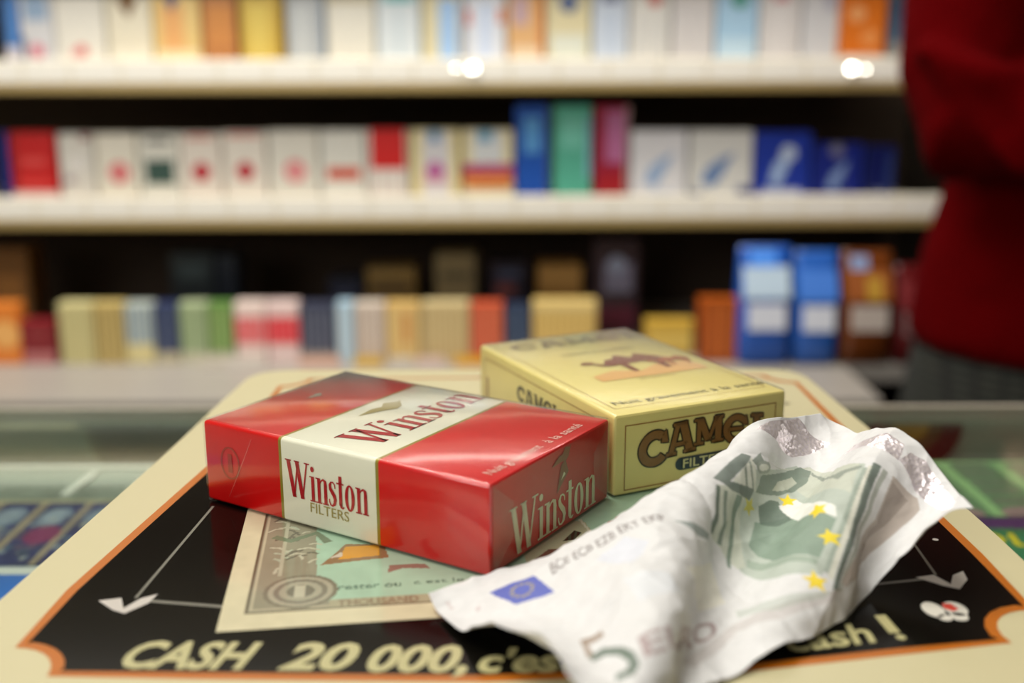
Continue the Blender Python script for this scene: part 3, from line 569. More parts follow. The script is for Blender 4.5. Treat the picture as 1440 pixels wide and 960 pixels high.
# printed parody bill on the panel
BW, BH = .137, .100
r = Raster(BW, BH, 470, 340, (222, 214, 178))
r.fill(rect(.0047, .0070, BW-.0047, BH-.006), (152, 148, 124)); r.fill(frame(.0047, .0070, BW-.0047, BH-.006, .0006), (96, 90, 70)); r.fill(frame(.0058, .0082, BW-.0058, BH-.0072, .0004), (196, 190, 160))
r.fill([[(.0195, .0105), (BW-.008, .0105), (BW-.008, BH-.01), (.017, BH-.01), (.018, .045)]], (172, 206, 178))
r.fill(rect(.022, .0075, .047, .0112), (176, 172, 140))
for rad, c in ((.0080, (126, 122, 102)), (.0070, (176, 172, 148)), (.0058, (130, 126, 108)), (.0046, (172, 170, 146)), (.0030, (120, 118, 100))): r.fill(disc(.0158, .0160, rad, rad), c)
r.fill(text_in('1', .0145, .0135, .0024, .0052, bold=.04), (196, 192, 166))
for k in range(46):
    x = rr.uniform(.008, .018); y = rr.uniform(.026, .090); a = rr.uniform(0, 3.1); w = rr.uniform(.001, .003)
    r.fill(strip([(x-w*math.cos(a), y-w*math.sin(a)), (x, y+w*.4), (x+w*math.cos(a), y+w*math.sin(a))], .0007), rr.choice([(196, 194, 168), (108, 104, 88), (180, 190, 164)]))
r.fill(rect(.0105, .024, .0112, .090), (188, 186, 160)); r.fill(strip([(.008, .046), (.012, .043), (.018, .047), (.021, .041)], .0022), (116, 132, 104))
r.fill(text_in('rester ou', .0238, .0155, .0135, .0026, bold=.01), (74, 110, 92)); r.fill(text_in('c est le', .0400, .0160, .0110, .0022, bold=.01), (74, 110, 92)); r.fill(text_in('a deux', .0525, .0160, .010, .0024, bold=.01), (74, 110, 92))
r.fill(text_in('THOUSAND', .0238, .0078, .0170, .0030, bold=.03), (146, 130, 104))
r.fill([[(.0195, .0285), (.0225, .0340), (.0250, .0395), (.034, .0380), (.035, .0305), (.0300, .0300)]], (150, 116, 80)); r.fill([[(.0235, .0310), (.0330, .0320), (.033, .0380), (.0250, .0380)]], (226, 160, 50)); r.fill([[(.0215, .0320), (.0245, .0325), (.0242, .0352)]], (214, 200, 180))
r.fill([[(.0345, .0225), (.0350, .0265), (.0430, .0262), (.0440, .0235), (.0380, .0245)]], (150, 120, 104))
r.fill([[(.066, .012), (.0865, .012), (.0835, .0450), (.066, .050)]], (190, 188, 156)); r.fill(strip([(.0848, .030), (.0826, .0465)], .0007), (226, 222, 196))
r.fill([[(.0760, .0340), (.0800, .0400), (.0815, .0385), (.0790, .0345)]], (58, 50, 40)); r.fill([[(.068, .0250), (.0720, .030), (.0760, .0300), (.0730, .0255)]], (120, 72, 60)); r.fill([[(.0700, .0200), (.0760, .0260), (.0730, .0240)]], (84, 70, 54))
for x, y in ((.0905, .0435), (.0930, .0460), (.0955, .0470), (.0980, .0490), (.0920, .0425), (.0945, .0448), (.1060, .0570), (.1080, .0590), (.1105, .0610), (.1130, .0630)):
    r.fill(disc(x, y, .0016, .0013), (168, 132, 92)); r.fill(disc(x+.0006, y+.0004, .0006), (112, 66, 52))
r.c *= .80; r.noise(.05, .002, 5)
r.flat('bill_print', H+.00020, PRINT_GLOSS, tray, (-.0591, .1999, 0), math.radians(7.5))['label'] = 'mint green and grey parody bill print'

# ================================================================ RED AND WHITE PACK (nearest)
PZ = .0005
RED = mat('pack_red', (206, 6, 8), .32, var=.12, vscale=90, bump=.00004, bscale=500)
WHT = mat('pack_white', (228, 228, 206), .38, bump=.00002, bscale=400); GLD = mat('pack_gold', (150, 138, 50), .35, metal=.3)
WL, WS, WZ = .0880, .0558, .02143
wp = tag(empty('cigarette_pack', (-.0050, .2235, PZ), 2.57646 - math.pi/2), 'red and white hard cigarette pack with gold edged stripe lying nearest the camera', 'cigarette pack', 'cigarette packs lying on the tray')
rounded_prism('pack_body', WS, WL, WZ, .0009, [.0306, .0315, .0610, .0619], [RED, GLD, WHT], [0, 1, 2, 1, 0], wp)
SIDE = lambda L: (lambda u, v, l: (-.00012-.00004*l, L-u, v)); END = lambda u, v, l: (u, -.00012-.00004*l, v)
def TOPF(Z): return lambda u, v, l: (u, v, Z+.00010+.00004*l)
WR = mat('letter_red', (172, 16, 30), .35); WC = mat('letter_cream', (232, 226, 190), .3); WG = mat('letter_gold', (160, 146, 80), .35)
e = .0005
decal('side_lettering', wp, [(serif_word('Winston', WL-.0594, .0070, .0255, .0095), WR, 1), (text_in('FILTERS', WL-.0521, .0042, .0122, .0026), WG, 1)] +
      [(ring(WL-.0790, .0115, .0034, .0044, .0029, .0039), mat('emboss_red', (168, 40, 20), .3), 1), (rect(WL-.0797, .0090, WL-.0783, .0140), mat('emboss_red'), 1)], SIDE(WL))
eagle = [[(.0, .0), (.006, .0016), (.009, .0010), (.0115, .0030), (.0150, .0012), (.0165, .0020), (.0130, -.0022), (.0105, -.0030), (.0085, -.0020), (.006, -.0012)]]
def mv(ps, dx, dy, s=1, ang=0):
    c_, s_ = math.cos(ang), math.sin(ang); return [[(dx + s*(p[0]*c_-p[1]*s_), dy + s*(p[0]*s_+p[1]*c_)) for p in q] for q in ps]
decal('top_lettering', wp, [(serif_word('Winston', .0075, .0375, .0470, .0125), WR, 1), (mv(eagle, .0235, .0562, 1.05, -.12), WG, 1), (mv(eagle, .0280, .0785, .42, 0), mat('silver_grey', (160, 160, 140), .3), 1),
      (text_in('Nuit gravement', .0055, .0030, .0225, .0028, bold=.01) + text_in('à la santé', .0310, .0030, .0165, .0028, bold=.01), mat('letter_pink', (236, 190, 176), .3), 1)], TOPF(WZ))
decal('end_lettering', wp, [(serif_word('Winston', .0085, .0012, .0400, .0118), WC, 1), (mv(eagle, .0265, .0172, .6, .25) , mat('eagle_olive', (150, 84, 44), .4), 1), ([[(.0290, .0100), (.0310, .0165), (.0330, .0175), (.0345, .0140)]], mat('eagle_olive'), 1), ([[(.0308, .0128), (.0322, .0146), (.0330, .0138)]], WC, 2)], END)
CELLO = film('cellophane', 1.5, .13, .00045, 34, boost=1.3, stretch=(1, .5, 1.2))
g = .00035
w = rounded_prism('cellophane_wrap', WS+2*g, WL+2*g, WZ+2*g, .0011, [.03], [CELLO], [0, 0], wp, (-g, -g, -g+.0001))
FOLD = film('cellophane_fold', 1.5, .25, .0002, 120, tint=(.96, .94, .94), boost=1.6)
fold = [[(.0008, .0210), (.0008, .0005), (.0090, .0065), (.0090, .0150)], [(.0550, .0210), (.0550, .0005), (.0468, .0065), (.0468, .0150)]]
for q in fold: decal('cellophane_fold', wp, [([q], FOLD, 1)], lambda u, v, l: (u, -.0005-.00003*l, v))
decal('tear_thread', wp, [(strip([(WL-.0706, .0194), (WL-.0750, .0110), (WL-.0796, .0025)], .00018), film('crease_bright', 1.5, .3, 0, boost=6), 0)], lambda u, v, l: (-.0005, WL-u, v))

# ================================================================ YELLOW PACK
CL, CS, CZ = .0854, .0550, .0221
YEL = mat('pack_yellow', (222, 208, 130), .4, var=.05, vscale=120, bump=.00003, bscale=350); BRN = mat('letter_brown', (128, 88, 40), .4); INK = mat('letter_ink', (52, 44, 28), .4); LINE = mat('line_brown', (150, 104, 44), .4)
cp = tag(empty('cigarette_pack', (.0262, .2709, PZ), 2.01389 - math.pi/2), 'pale yellow cigarette pack with brown lettering and camel picture lying behind', 'cigarette pack', 'cigarette packs lying on the tray')
rounded_prism('pack_body', CS, CL, CZ, .0010, [.04], [YEL], [0, 0], cp)
def arch_letter(polys, ox, oz, w, h, sk=0): return [[(ox+p[0]*w, oz+p[1]*h+p[0]*sk) for p in q] for q in polys]
CG = {'C': ring(.55, .5, .52, .5, .27, .27, 48, 318, 26) + [[(.78, .62), (1.0, .60), (.93, .95), (.80, .84)]],
      'A': hstroke((.40, 1), (.14, 0), .17) + hstroke((.56, 1), (.84, 0), .27) + rect(.28, .26, .72, .38) + rect(-.02, 0, .34, .10) + rect(.62, 0, 1.04, .10) + rect(.22, .90, .72, 1.0),
      'M': rect(.10, 0, .24, 1) + rect(.74, 0, .96, 1) + hstroke((.20, 1), (.50, .12), .22) + hstroke((.80, 1), (.52, .12), .12) + rect(0, 0, .34, .10) + rect(.64, 0, 1.04, .10) + rect(.0, .9, .3, 1) + rect(.7, .9, 1.02, 1),
      'E': ring(.55, .5, .52, .5, .27, .30, 40, 320, 26) + rect(.2, .44, .82, .56) + [[(.80, .64), (1.0, .62), (.93, .95), (.80, .82)]],
      'L': rect(.18, 0, .42, 1) + rect(.05, .9, .56, 1) + rect(.05, 0, .9, .14) + [[(.72, .1), (.95, .1), (.98, .42), (.88, .42)]]}
LAY = (('C', .0072, .0062, .0094, .0098, .0008), ('A', .0162, .0086, .0088, .0088, .0006), ('M', .0248, .0104, .0092, .0074, .0002), ('E', .0340, .0094, .0084, .0082, -.0004), ('L', .0430, .0074, .0078, .0096, -.0008))
big, ink = [], []
for ch, x, z, w_, h_, sk in LAY:
    P = arch_letter(CG[ch], x, z, w_, h_, sk); big += P
    for dx, dz in ((.00042, -.00042), (-.00042, 0), (.00042, .0002), (0, .00042), (-.0003, -.0003)): ink += [[(p[0]+dx, p[1]+dz) for p in q] for q in P]
pill = rect(.0208, .0042, .0372, .0078) + disc(.0208, .0060, .0018) + disc(.0372, .0060, .0018)
decal('end_lettering', cp, [(frame(.0032, .0012, CS-.0032, CZ-.0030, .00028), LINE, 1), (ink, INK, 1), (big, BRN, 2), (pill, mat('pill_teal', (34, 52, 62), .4), 3), (text_in('FILTERS', .0215, .0047, .0150, .0026, bold=.01), mat('pill_text', (214, 208, 150), .4), 4)], END)
camel = [[(.0, .0105), (.0015, .0122), (.0035, .0118), (.0040, .0100), (.0055, .0085), (.0075, .0120), (.0100, .0125), (.0120, .0155), (.0150, .0118), (.0175, .0150), (.0205, .0120), (.0220, .0100), (.0222, .0060), (.0205, .0075), (.0195, .0), (.0180, .0), (.0178, .0065), (.0165, .0075), (.0110, .0072), (.0105, .0), (.0090, .0), (.0090, .0070), (.0070, .0065), (.0045, .0070), (.0030, .0095), (.0010, .0098)]]
def tri_poly(poly):
    bm = bmesh.new(); f = bm.faces.new([bm.verts.new((x, y, 0)) for x, y in poly]); bmesh.ops.triangulate(bm, faces=[f]); out = [[(v.co.x, v.co.y) for v in t.verts] for t in bm.faces]; bm.free(); return out
ct = tri_poly(camel[0])
top_items = [(frame(.0030, .0050, CS-.0030, CL-.0050, .00022), mat('line_pale', (176, 150, 90), .4), 1),
 (rect(.0135, .0295, .0500, .0350) + [[(.0135, .0350), (.0300, .0350), (.0220, .0385)], [(.0300, .0350), (.0500, .0350), (.0480, .0400), (.0370, .0395)]], mat('sand_orange', (226, 178, 110), .4), 1),
 (mv(ct, .0165, .0350, 1.25), mat('camel_brown', (128, 62, 34), .4), 3), (mv(ct, .0370, .0365, .62), mat('camel_tan', (170, 92, 44), .4), 5),
 (text_in('Nuit gravement à la santé', .0050, .0078, .0490, .0032), mat('warning_grey', (84, 78, 48), .4), 1),
 (text_in('TURKISH & DOMESTIC', .0170, .0600, .0260, .0019), mat('warning_grey'), 1), (text_in('BLEND', .0250, .0270, .0120, .0014), mat('line_pale'), 1)]
x = .0065
for ch, wd in (('C', .0100), ('A', .0100), ('M', .0110), ('E', .0100), ('L', .0090)):
    top_items.append((arch_letter(CG[ch], x, .0725, wd*.95, .0078), mat('faded_brown', (132, 112, 66), .4), 1)); x += wd
decal('top_lettering', cp, top_items, TOPF(CZ))
si = [(frame(.004, .0025, CL-.004, CZ-.0030, .00025), LINE, 1)]
x = CL-.0575
for ch, wd in (('C', .0058), ('A', .0058), ('M', .0060), ('E', .0055), ('L', .0050)):
    si.append((arch_letter(CG[ch], x, .0112, wd*.95, .0050), mat('side_ink', (66, 58, 34), .4), 1)); x += wd
si.append((rect(CL-.0800, .0060, CL-.0785, .0130), LINE, 1)); si.append((rect(CL-.0560, .0050, CL-.0300, .0070), mat('line_pale'), 1))
decal('side_lettering', cp, si, SIDE(CL))
g = .0003
rounded_prism('cellophane_wrap', CS+2*g, CL+2*g, CZ+2*g, .0012, [.03], [film('cellophane_thin', 1.45, .22, .0002, 50, boost=.9)], [0, 0], cp, (-g, -g, -g+.0001))
NOTE_PRINT=[('field', (168, 180, 166), [[0.55, 0.294], [0.667, 0.212], [0.834, 0.198], [0.869, 0.589], [0.74, 0.75], [0.616, 0.857], [0.564, 0.776], [0.542, 0.599], [0.54, 0.47]]), ('field_top', (192, 196, 182), [[0.722, 0.175], [0.861, 0.222], [0.865, 0.573], [0.793, 0.665], [0.78, 0.419], [0.787, 0.31], [0.834, 0.22]]), ('field_dark', (128, 148, 132), [[0.642, 0.409], [0.719, 0.433], [0.728, 0.72], [0.64, 0.806], [0.601, 0.659], [0.595, 0.502]]), ('streak', (150, 165, 150), [[0.573, 0.56], [0.637, 0.81], [0.624, 0.821], [0.559, 0.595]]), ('columns', (196, 200, 186), [[0.546, 0.274], [0.623, 0.292], [0.556, 0.593], [0.539, 0.591], [0.522, 0.496], [0.494, 0.456]]), ('col1', (92, 108, 96), [[0.542, 0.276], [0.551, 0.28], [0.502, 0.454], [0.489, 0.448]]), ('col2', (122, 136, 124), [[0.558, 0.294], [0.567, 0.296], [0.525, 0.49], [0.514, 0.482]]), ('col3', (120, 138, 124), [[0.59, 0.306], [0.608, 0.312], [0.527, 0.581], [0.523, 0.565]]), ('arrow_light', (206, 208, 196), [[0.588, 0.26], [0.675, 0.161], [0.67, 0.224], [0.661, 0.29], [0.634, 0.29]]), ('arrow_line1', (130, 140, 130), [[0.633, 0.212], [0.643, 0.2], [0.63, 0.286], [0.623, 0.284]]), ('arrow_line2', (140, 150, 140), [[0.656, 0.183], [0.662, 0.177], [0.653, 0.29], [0.645, 0.29]]), ('arrow', (104, 116, 108), [[0.546, 0.246], [0.659, 0.133], [0.677, 0.155], [0.65, 0.19], [0.581, 0.262], [0.653, 0.284], [0.633, 0.325], [0.578, 0.294]]), ('arrow_top', (120, 130, 120), [[0.668, 0.177], [0.708, 0.143], [0.707, 0.181], [0.682, 0.21]]), ('ring_o', (150, 158, 148), [[0.735, 0.198], [0.73, 0.21], [0.718, 0.22], [0.701, 0.226], [0.686, 0.224], [0.678, 0.216], [0.676, 0.204], [0.68, 0.192], [0.692, 0.181], [0.705, 0.177], [0.721, 0.179], [0.73, 0.188]]), ('ring_i', (214, 216, 206), [[0.721, 0.2], [0.719, 0.206], [0.711, 0.212], [0.701, 0.214], [0.693, 0.214], [0.688, 0.21], [0.686, 0.202], [0.689, 0.196], [0.694, 0.192], [0.702, 0.188], [0.711, 0.19], [0.719, 0.194]]), ('arch', (118, 132, 120), [[0.661, 0.294], [0.698, 0.23], [0.783, 0.216], [0.84, 0.208], [0.853, 0.246], [0.822, 0.296], [0.782, 0.315], [0.722, 0.31]]), ('arch_in', (190, 194, 178), [[0.725, 0.288], [0.754, 0.254], [0.803, 0.242], [0.804, 0.276], [0.766, 0.298]]), ('line_top', (140, 148, 138), [[0.853, 0.246], [0.829, 0.528], [0.864, 0.581], [0.858, 0.593], [0.815, 0.567], [0.844, 0.268]]), ('pil1', (150, 162, 150), [[0.859, 0.597], [0.864, 0.607], [0.63, 0.861], [0.627, 0.847]]), ('pil2', (206, 206, 192), [[0.869, 0.599], [0.875, 0.607], [0.629, 0.881], [0.624, 0.867]]), ('pil3_fold_shade', (98, 112, 102), [[0.881, 0.595], [0.89, 0.613], [0.627, 0.909], [0.615, 0.901]]), ('pil4', (160, 165, 155), [[0.89, 0.621], [0.894, 0.637], [0.639, 0.915], [0.627, 0.913]]), ('brown', (172, 160, 150), [[0.9, 0.651], [0.934, 0.756], [0.926, 0.804], [0.779, 0.895], [0.652, 0.911], [0.648, 0.893], [0.839, 0.738]]), ('brown2', (150, 140, 132), [[0.893, 0.669], [0.915, 0.75], [0.845, 0.804], [0.745, 0.843], [0.824, 0.77]]), ('blob', (100, 116, 104), [[0.668, 0.347], [0.706, 0.327], [0.729, 0.339], [0.721, 0.389], [0.719, 0.474], [0.683, 0.462], [0.653, 0.419]]), ('white', (232, 232, 226), [[0.722, 0.357], [0.766, 0.355], [0.749, 0.681], [0.732, 0.714], [0.71, 0.571], [0.718, 0.415]]), ('stripe', (140, 150, 146), [[0.395, 0.409], [0.412, 0.423], [0.479, 0.456], [0.467, 0.48], [0.423, 0.474]]), ('band', (178, 168, 164), [[0.634, 0.909], [0.614, 0.931], [0.5, 0.921], [0.431, 0.863], [0.309, 0.921], [0.27, 0.895], [0.44, 0.81], [0.522, 0.879]]), ('band2', (160, 172, 158), [[0.613, 0.907], [0.591, 0.915], [0.509, 0.889], [0.459, 0.8], [0.469, 0.76], [0.522, 0.847]]), ('flag', (66, 82, 176), [[0.091, 0.117], [0.129, 0.141], [0.165, 0.188], [0.158, 0.343], [0.13, 0.302], [0.099, 0.27]]), ('five1', (150, 130, 112), [[0.109, 0.617], [0.143, 0.643], [0.139, 0.683], [0.108, 0.669], [0.098, 0.736], [0.086, 0.742]]), ('five2', (92, 110, 96), [[0.09, 0.732], [0.119, 0.73], [0.132, 0.8], [0.133, 0.859], [0.124, 0.905], [0.102, 0.933], [0.078, 0.927], [0.084, 0.907], [0.103, 0.903], [0.116, 0.883], [0.119, 0.823], [0.109, 0.768], [0.086, 0.766]]), ('smudge1', (190, 172, 170), [[0.019, 0.052], [0.027, 0.058], [0.026, 0.105], [0.019, 0.101]]), ('smudge2', (185, 160, 160), [[0.051, 0.153], [0.061, 0.153], [0.058, 0.177], [0.048, 0.183]]), ('tint1', (208, 214, 232), [[0.245, 0.365], [0.306, 0.377], [0.326, 0.46], [0.264, 0.522]]), ('tint2', (228, 224, 200), [[0.343, 0.599], [0.48, 0.548], [0.468, 0.708], [0.382, 0.726]]), ('tint3', (216, 222, 230), [[0.233, 0.56], [0.295, 0.625], [0.283, 0.704], [0.211, 0.69]]), ('holo1', (0, 0, 0), [[0.735, 0.034], [0.779, 0.012], [0.898, 0.006], [0.941, 0.159], [0.905, 0.163], [0.836, 0.161], [0.777, 0.093]]), ('holo2', (0, 0, 0), [[0.924, 0.292], [0.952, 0.284], [0.966, 0.391], [0.969, 0.565], [0.935, 0.611], [0.925, 0.55]]), ('holo3', (0, 0, 0), [[0.938, 0.607], [0.97, 0.595], [0.986, 0.643], [0.986, 0.879], [0.972, 0.938], [0.95, 0.808], [0.936, 0.724]]), ('star_0', (190, 184, 90), [[0.632, 0.347]]), ('star_1', (236, 208, 50), [[0.749, 0.351]]), ('star_2', (232, 206, 56), [[0.728, 0.643]]), ('star_3', (226, 206, 60), [[0.689, 0.762]]), ('star_4', (232, 206, 60), [[0.6, 0.863]]), ('Q_bce', (110, 98, 96), [[0.185, 0.248], [0.382, 0.411], [0.388, 0.367], [0.198, 0.19]]), ('Q_euro', (165, 145, 145), [[0.138, 0.889], [0.401, 0.829], [0.416, 0.756], [0.155, 0.819]]), ('Q_flagc', (0, 0, 0), [[0.129, 0.222]])]  # the pillar's darkest line is print with fold shading painted in
NOTE_GRID=[-351,4197,63,-315,4139,23,-276,4070,19,-236,4001,20,-196,3934,32,-161,3875,74,-123,3818,114,-82,3760,150,-43,3696,173,-3,3632,197,39,3569,222,86,3509,246,115,3436,252,142,3362,252,171,3288,252,200,3215,246,220,3146,213,-284,4241,66,-245,4177,42,-207,4110,37,-169,4043,39,-129,3977,46,-91,3911,64,-53,3848,88,-16,3785,113,22,3721,134,59,3656,153,95,3589,169,130,3522,181,162,3452,189,193,3382,194,225,3312,198,261,3243,204,295,3173,202,-214,4284,70,-176,4218,58,-139,4151,56,-101,4083,60,-61,4017,64,-21,3951,68,17,3885,79,54,3819,93,91,3753,109,127,3686,123,162,3618,134,195,3550,144,228,3481,154,261,3412,163,294,3343,172,329,3275,180,365,3206,184,-144,4326,78,-107,4258,73,-71,4190,77,-35,4123,85,5,4056,89,46,3990,89,86,3924,91,125,3857,97,162,3790,106,198,3722,118,233,3654,129,267,3585,140,300,3517,154,332,3448,171,363,3380,187,398,3311,191,433,3246,164,-72,4366,83,-37,4298,87,-3,4229,99,31,4161,112,69,4094,119,109,4028,120,150,3963,119,191,3896,121,230,3829,125,265,3760,138,300,3692,152,332,3623,169,362,3554,188,392,3485,208,429,3416,214,467,3351,191,489,3297,137,3,4403,82,33,4336,102,64,4268,123,95,4200,141,131,4132,152,170,4066,156,210,4000,157,250,3933,160,288,3865,167,323,3797,180,356,3728,196,386,3659,215,418,3590,233,456,3522,238,497,3457,216,524,3402,166,525,3358,101,79,4438,86,104,4373,118,130,4306,147,159,4239,171,193,4171,186,230,4103,194,268,4036,199,305,3969,206,341,3901,216,376,3833,229,409,3764,245,443,3696,259,483,3628,261,524,3565,239,552,3509,191,555,3464,126,541,3424,60,154,4472,98,175,4409,136,197,4344,172,224,4277,201,254,4209,221,289,4141,233,325,4073,242,361,4005,250,396,3937,261,432,3870,272,469,3802,283,509,3735,282,550,3673,260,579,3617,212,582,3571,149,565,3531,85,574,3485,22,229,4505,113,246,4443,155,265,4380,196,288,4315,230,316,4247,255,349,4179,271,384,4111,281,420,4043,288,458,3976,292,495,3909,302,536,3843,301,576,3780,278,605,3725,231,610,3678,169,597,3636,105,605,3587,45,642,3526,15,305,4535,126,317,4477,175,332,4417,221,353,4353,259,379,4286,287,411,4217,306,445,4149,316,484,4082,315,526,4018,303,563,3950,315,603,3887,296,633,3831,250,640,3784,189,630,3742,125,634,3694,63,666,3634,23,708,3568,18,381,4564,140,388,4510,196,399,4453,247,418,4391,288,443,4324,318,474,4256,337,510,4187,346,549,4120,344,589,4055,334,631,3992,315,662,3937,270,672,3889,210,664,3847,145,666,3800,83,690,3743,35,731,3678,21,773,3612,17,457,4592,158,458,4544,218,466,4490,273,482,4429,318,507,4362,348,539,4294,365,576,4226,370,617,4160,360,657,4098,335,690,4042,291,703,3994,232,700,3951,167,699,3906,104,719,3852,51,755,3789,23,796,3723,21,837,3656,19,533,4618,176,527,4579,242,531,4528,301,546,4468,347,572,4401,376,606,4332,389,645,4265,383,684,4202,358,717,4147,314,734,4099,255,734,4056,191,734,4012,127,750,3960,71,782,3899,34,822,3833,23,861,3766,23,901,3700,29,602,4652,201,592,4617,269,595,4568,329,611,4507,375,639,4439,400,676,4370,403,714,4306,382,746,4250,339,765,4202,281,768,4160,216,769,4117,152,783,4067,94,813,4008,52,851,3942,36,888,3874,40,925,3806,48,966,3741,41,664,4694,231,655,4658,298,658,4608,358,677,4546,400,709,4477,418,746,4409,406,779,4350,368,799,4302,310,805,4262,245,807,4220,179,819,4173,119,846,4115,75,883,4049,56,917,3979,63,948,3910,78,986,3843,80,1030,3788,46,725,4738,261,717,4700,328,723,4648,385,745,4583,422,780,4513,427,815,4449,399,839,4398,345,846,4358,279,846,4322,211,857,4276,149,882,4220,100,917,4155,76,950,4085,82,976,4015,105,1010,3946,114,1053,3884,94,1083,3846,34,789,4779,289,779,4742,356,788,4686,411,816,4618,438,852,4550,427,881,4492,383,894,4450,319,894,4416,250,899,4376,183,919,4324,129,952,4260,98,986,4190,98,1011,4120,122,1037,4050,143,1077,3983,136,1117,3931,95,1134,3905,24,851,4820,318,841,4783,385,855,4723,434,888,4653,447,922,4589,419,942,4540,361,944,4506,292,945,4472,222,960,4425,162,990,4364,123,1024,4295,114,1050,4224,134,1070,4155,163,1103,4085,172,1144,4023,149,1179,3979,95,1196,3957,22,909,4867,351,902,4823,415,925,4758,453,960,4688,449,988,4631,404,996,4594,336,994,4563,265,1003,4523,199,1028,4467,151,1062,4399,133,1091,4328,145,1108,4259,176,1132,4189,199,1170,4121,194,1211,4065,157,1242,4028,96,1259,4006,23,963,4914,387,965,4862,445,995,4792,466,1031,4726,443,1050,4678,385,1049,4648,313,1049,4617,242,1069,4568,184,1101,4503,154,1132,4432,157,1151,4362,186,1167,4293,218,1197,4223,231,1238,4159,212,1277,4110,165,1304,4078,98,1319,4058,24,1016,4959,427,1030,4897,473,1066,4828,472,1097,4770,429,1105,4732,361,1101,4705,289,1111,4665,223,1140,4606,181,1173,4536,172,1196,4465,195,1207,4398,231,1227,4328,259,1263,4258,259,1305,4200,227,1340,4159,170,1361,4134,98,1370,4119,23,1068,5000,472,1098,4931,495,1135,4868,467,1155,4821,408,1153,4792,336,1156,4759,266,1179,4708,212,1213,4640,191,1240,4568,204,1253,4500,240,1263,4433,277,1290,4362,295,1329,4296,282,1369,4247,235,1396,4216,169,1406,4200,94,1414,4185,18,1129,5035,511,1168,4968,501,1196,4917,450,1203,4881,382,1201,4851,310,1219,4807,249,1251,4744,215,1283,4673,216,1300,4603,246,1306,4537,287,1322,4468,320,1354,4397,327,1396,4337,298,1429,4299,238,1440,4283,162,1439,4274,85,1463,4249,16,1198,5068,533,1234,5012,492,1246,4975,426,1246,4944,355,1259,4904,289,1289,4847,245,1323,4778,233,1346,4706,253,1355,4639,292,1362,4574,334,1383,4503,358,1421,4434,350,1461,4384,305,1481,4360,233,1477,4354,156,1483,4342,79,1519,4304,22,1269,5105,537,1287,5067,472,1288,5038,400,1299,5001,333,1326,4949,281,1360,4883,256,1390,4811,264,1405,4741,296,1409,4677,339,1421,4609,376,1449,4537,389,1489,4474,364,1521,4436,304,1526,4426,228,1533,4413,152,1558,4375,90,1573,4300,80,1326,5158,523,1330,5131,450,1340,5096,380,1364,5049,323,1397,4987,287,1430,4916,281,1452,4844,302,1461,4777,341,1467,4712,383,1485,4642,412,1519,4572,410,1556,4517,369,1578,4491,299,1587,4480,223,1609,4443,159,1631,4375,127,1616,4301,147,1372,5220,503,1382,5188,433,1403,5145,370,1434,5089,326,1468,5021,306,1496,4948,314,1512,4878,344,1519,4813,384,1532,4744,418,1554,4673,441,1590,4606,424,1622,4561,370,1639,4543,296,1661,4512,228,1685,4452,185,1692,4374,179,1667,4307,208,1428,5275,490,1444,5237,423,1472,5187,370,1505,5123,338,1537,5052,333,1559,4980,352,1570,4912,388,1578,4845,427,1596,4776,456,1625,4704,463,1661,4641,434,1690,4602,374,1712,4576,304,1738,4527,250,1755,4454,226,1749,4376,234,1721,4311,266,1488,5326,478,1511,5281,419,1543,5224,376,1576,5155,359,1604,5083,366,1620,5012,394,1629,4945,431,1642,4876,465,1666,4805,485,1698,4734,480,1732,4675,445,1761,4636,384,1788,4596,323,1811,4532,284,1819,4455,274,1804,4381,291,1778,4314,322,1550,5376,465,1580,5320,419,1614,5257,392,1645,5186,387,1666,5114,407,1679,5044,438,1691,4976,472,1710,4905,497,1738,4833,506,1771,4764,494,1805,4706,457,1835,4659,403,1862,4605,355,1880,4535,327,1879,4457,327,1858,4386,349,1842,4312,369,1608,5423,433,1650,5357,426,1683,5287,422,1712,5215,422,1722,5146,455,1734,5076,486,1756,5006,508,1781,4934,520,1811,4863,519,1845,4793,510,1879,4735,470,1908,4673,433,1931,4607,398,1947,4535,371,1936,4459,384,1921,4384,398,1921,4308,382]
# ================================================================ FIVE EURO NOTE
NU, NV = 31, 17
G = np.array(NOTE_GRID, float).reshape(NU, NV, 3) / 20000
def cat_up(A, n):
    "smooth (Catmull-Rom) resampling along axis 0"
    m = A.shape[0]; t = np.linspace(0, m-1, n); i = np.minimum(t.astype(int), m-2); f = (t-i).reshape(-1, *([1]*(A.ndim-1)))
    P = np.concatenate([2*A[:1]-A[1:2], A, 2*A[-1:]-A[-2:-1]]); p0, p1, p2, p3 = P[i], P[i+1], P[i+2], P[i+3]
    return .5*(2*p1 + (p2-p0)*f + (2*p0-5*p1+4*p2-p3)*f**2 + (3*p1-p0-3*p2+p3)*f**3)
NX, NY = 600, 310
Gd = cat_up(np.swapaxes(cat_up(G, NX), 0, 1), NY).swapaxes(0, 1)
tu = np.gradient(Gd, axis=0); tv = np.gradient(Gd, axis=1); nr = np.cross(tv, tu); nr /= np.linalg.norm(nr, axis=2)[..., None]
nr *= np.sign(nr[..., 2:3] + 1e-9)
U, V = np.meshgrid(np.linspace(0, 1, NX), np.linspace(0, 1, NY), indexing='ij')
def crumple(scale, seed, ridged=True):
    out = np.empty((NX, NY))
    for a in range(NX):
        for b in range(NY):
            q = noise.noise(Vector((U[a, b]*.12*scale + seed, V[a, b]*.062*scale, seed*.37))); out[a, b] = (1-2*abs(q)) if ridged else q
    return out
D = .00060*crumple(80, 3.1) + .00026*crumple(210, 9.4) + .00016*crumple(300, 5.2, False)
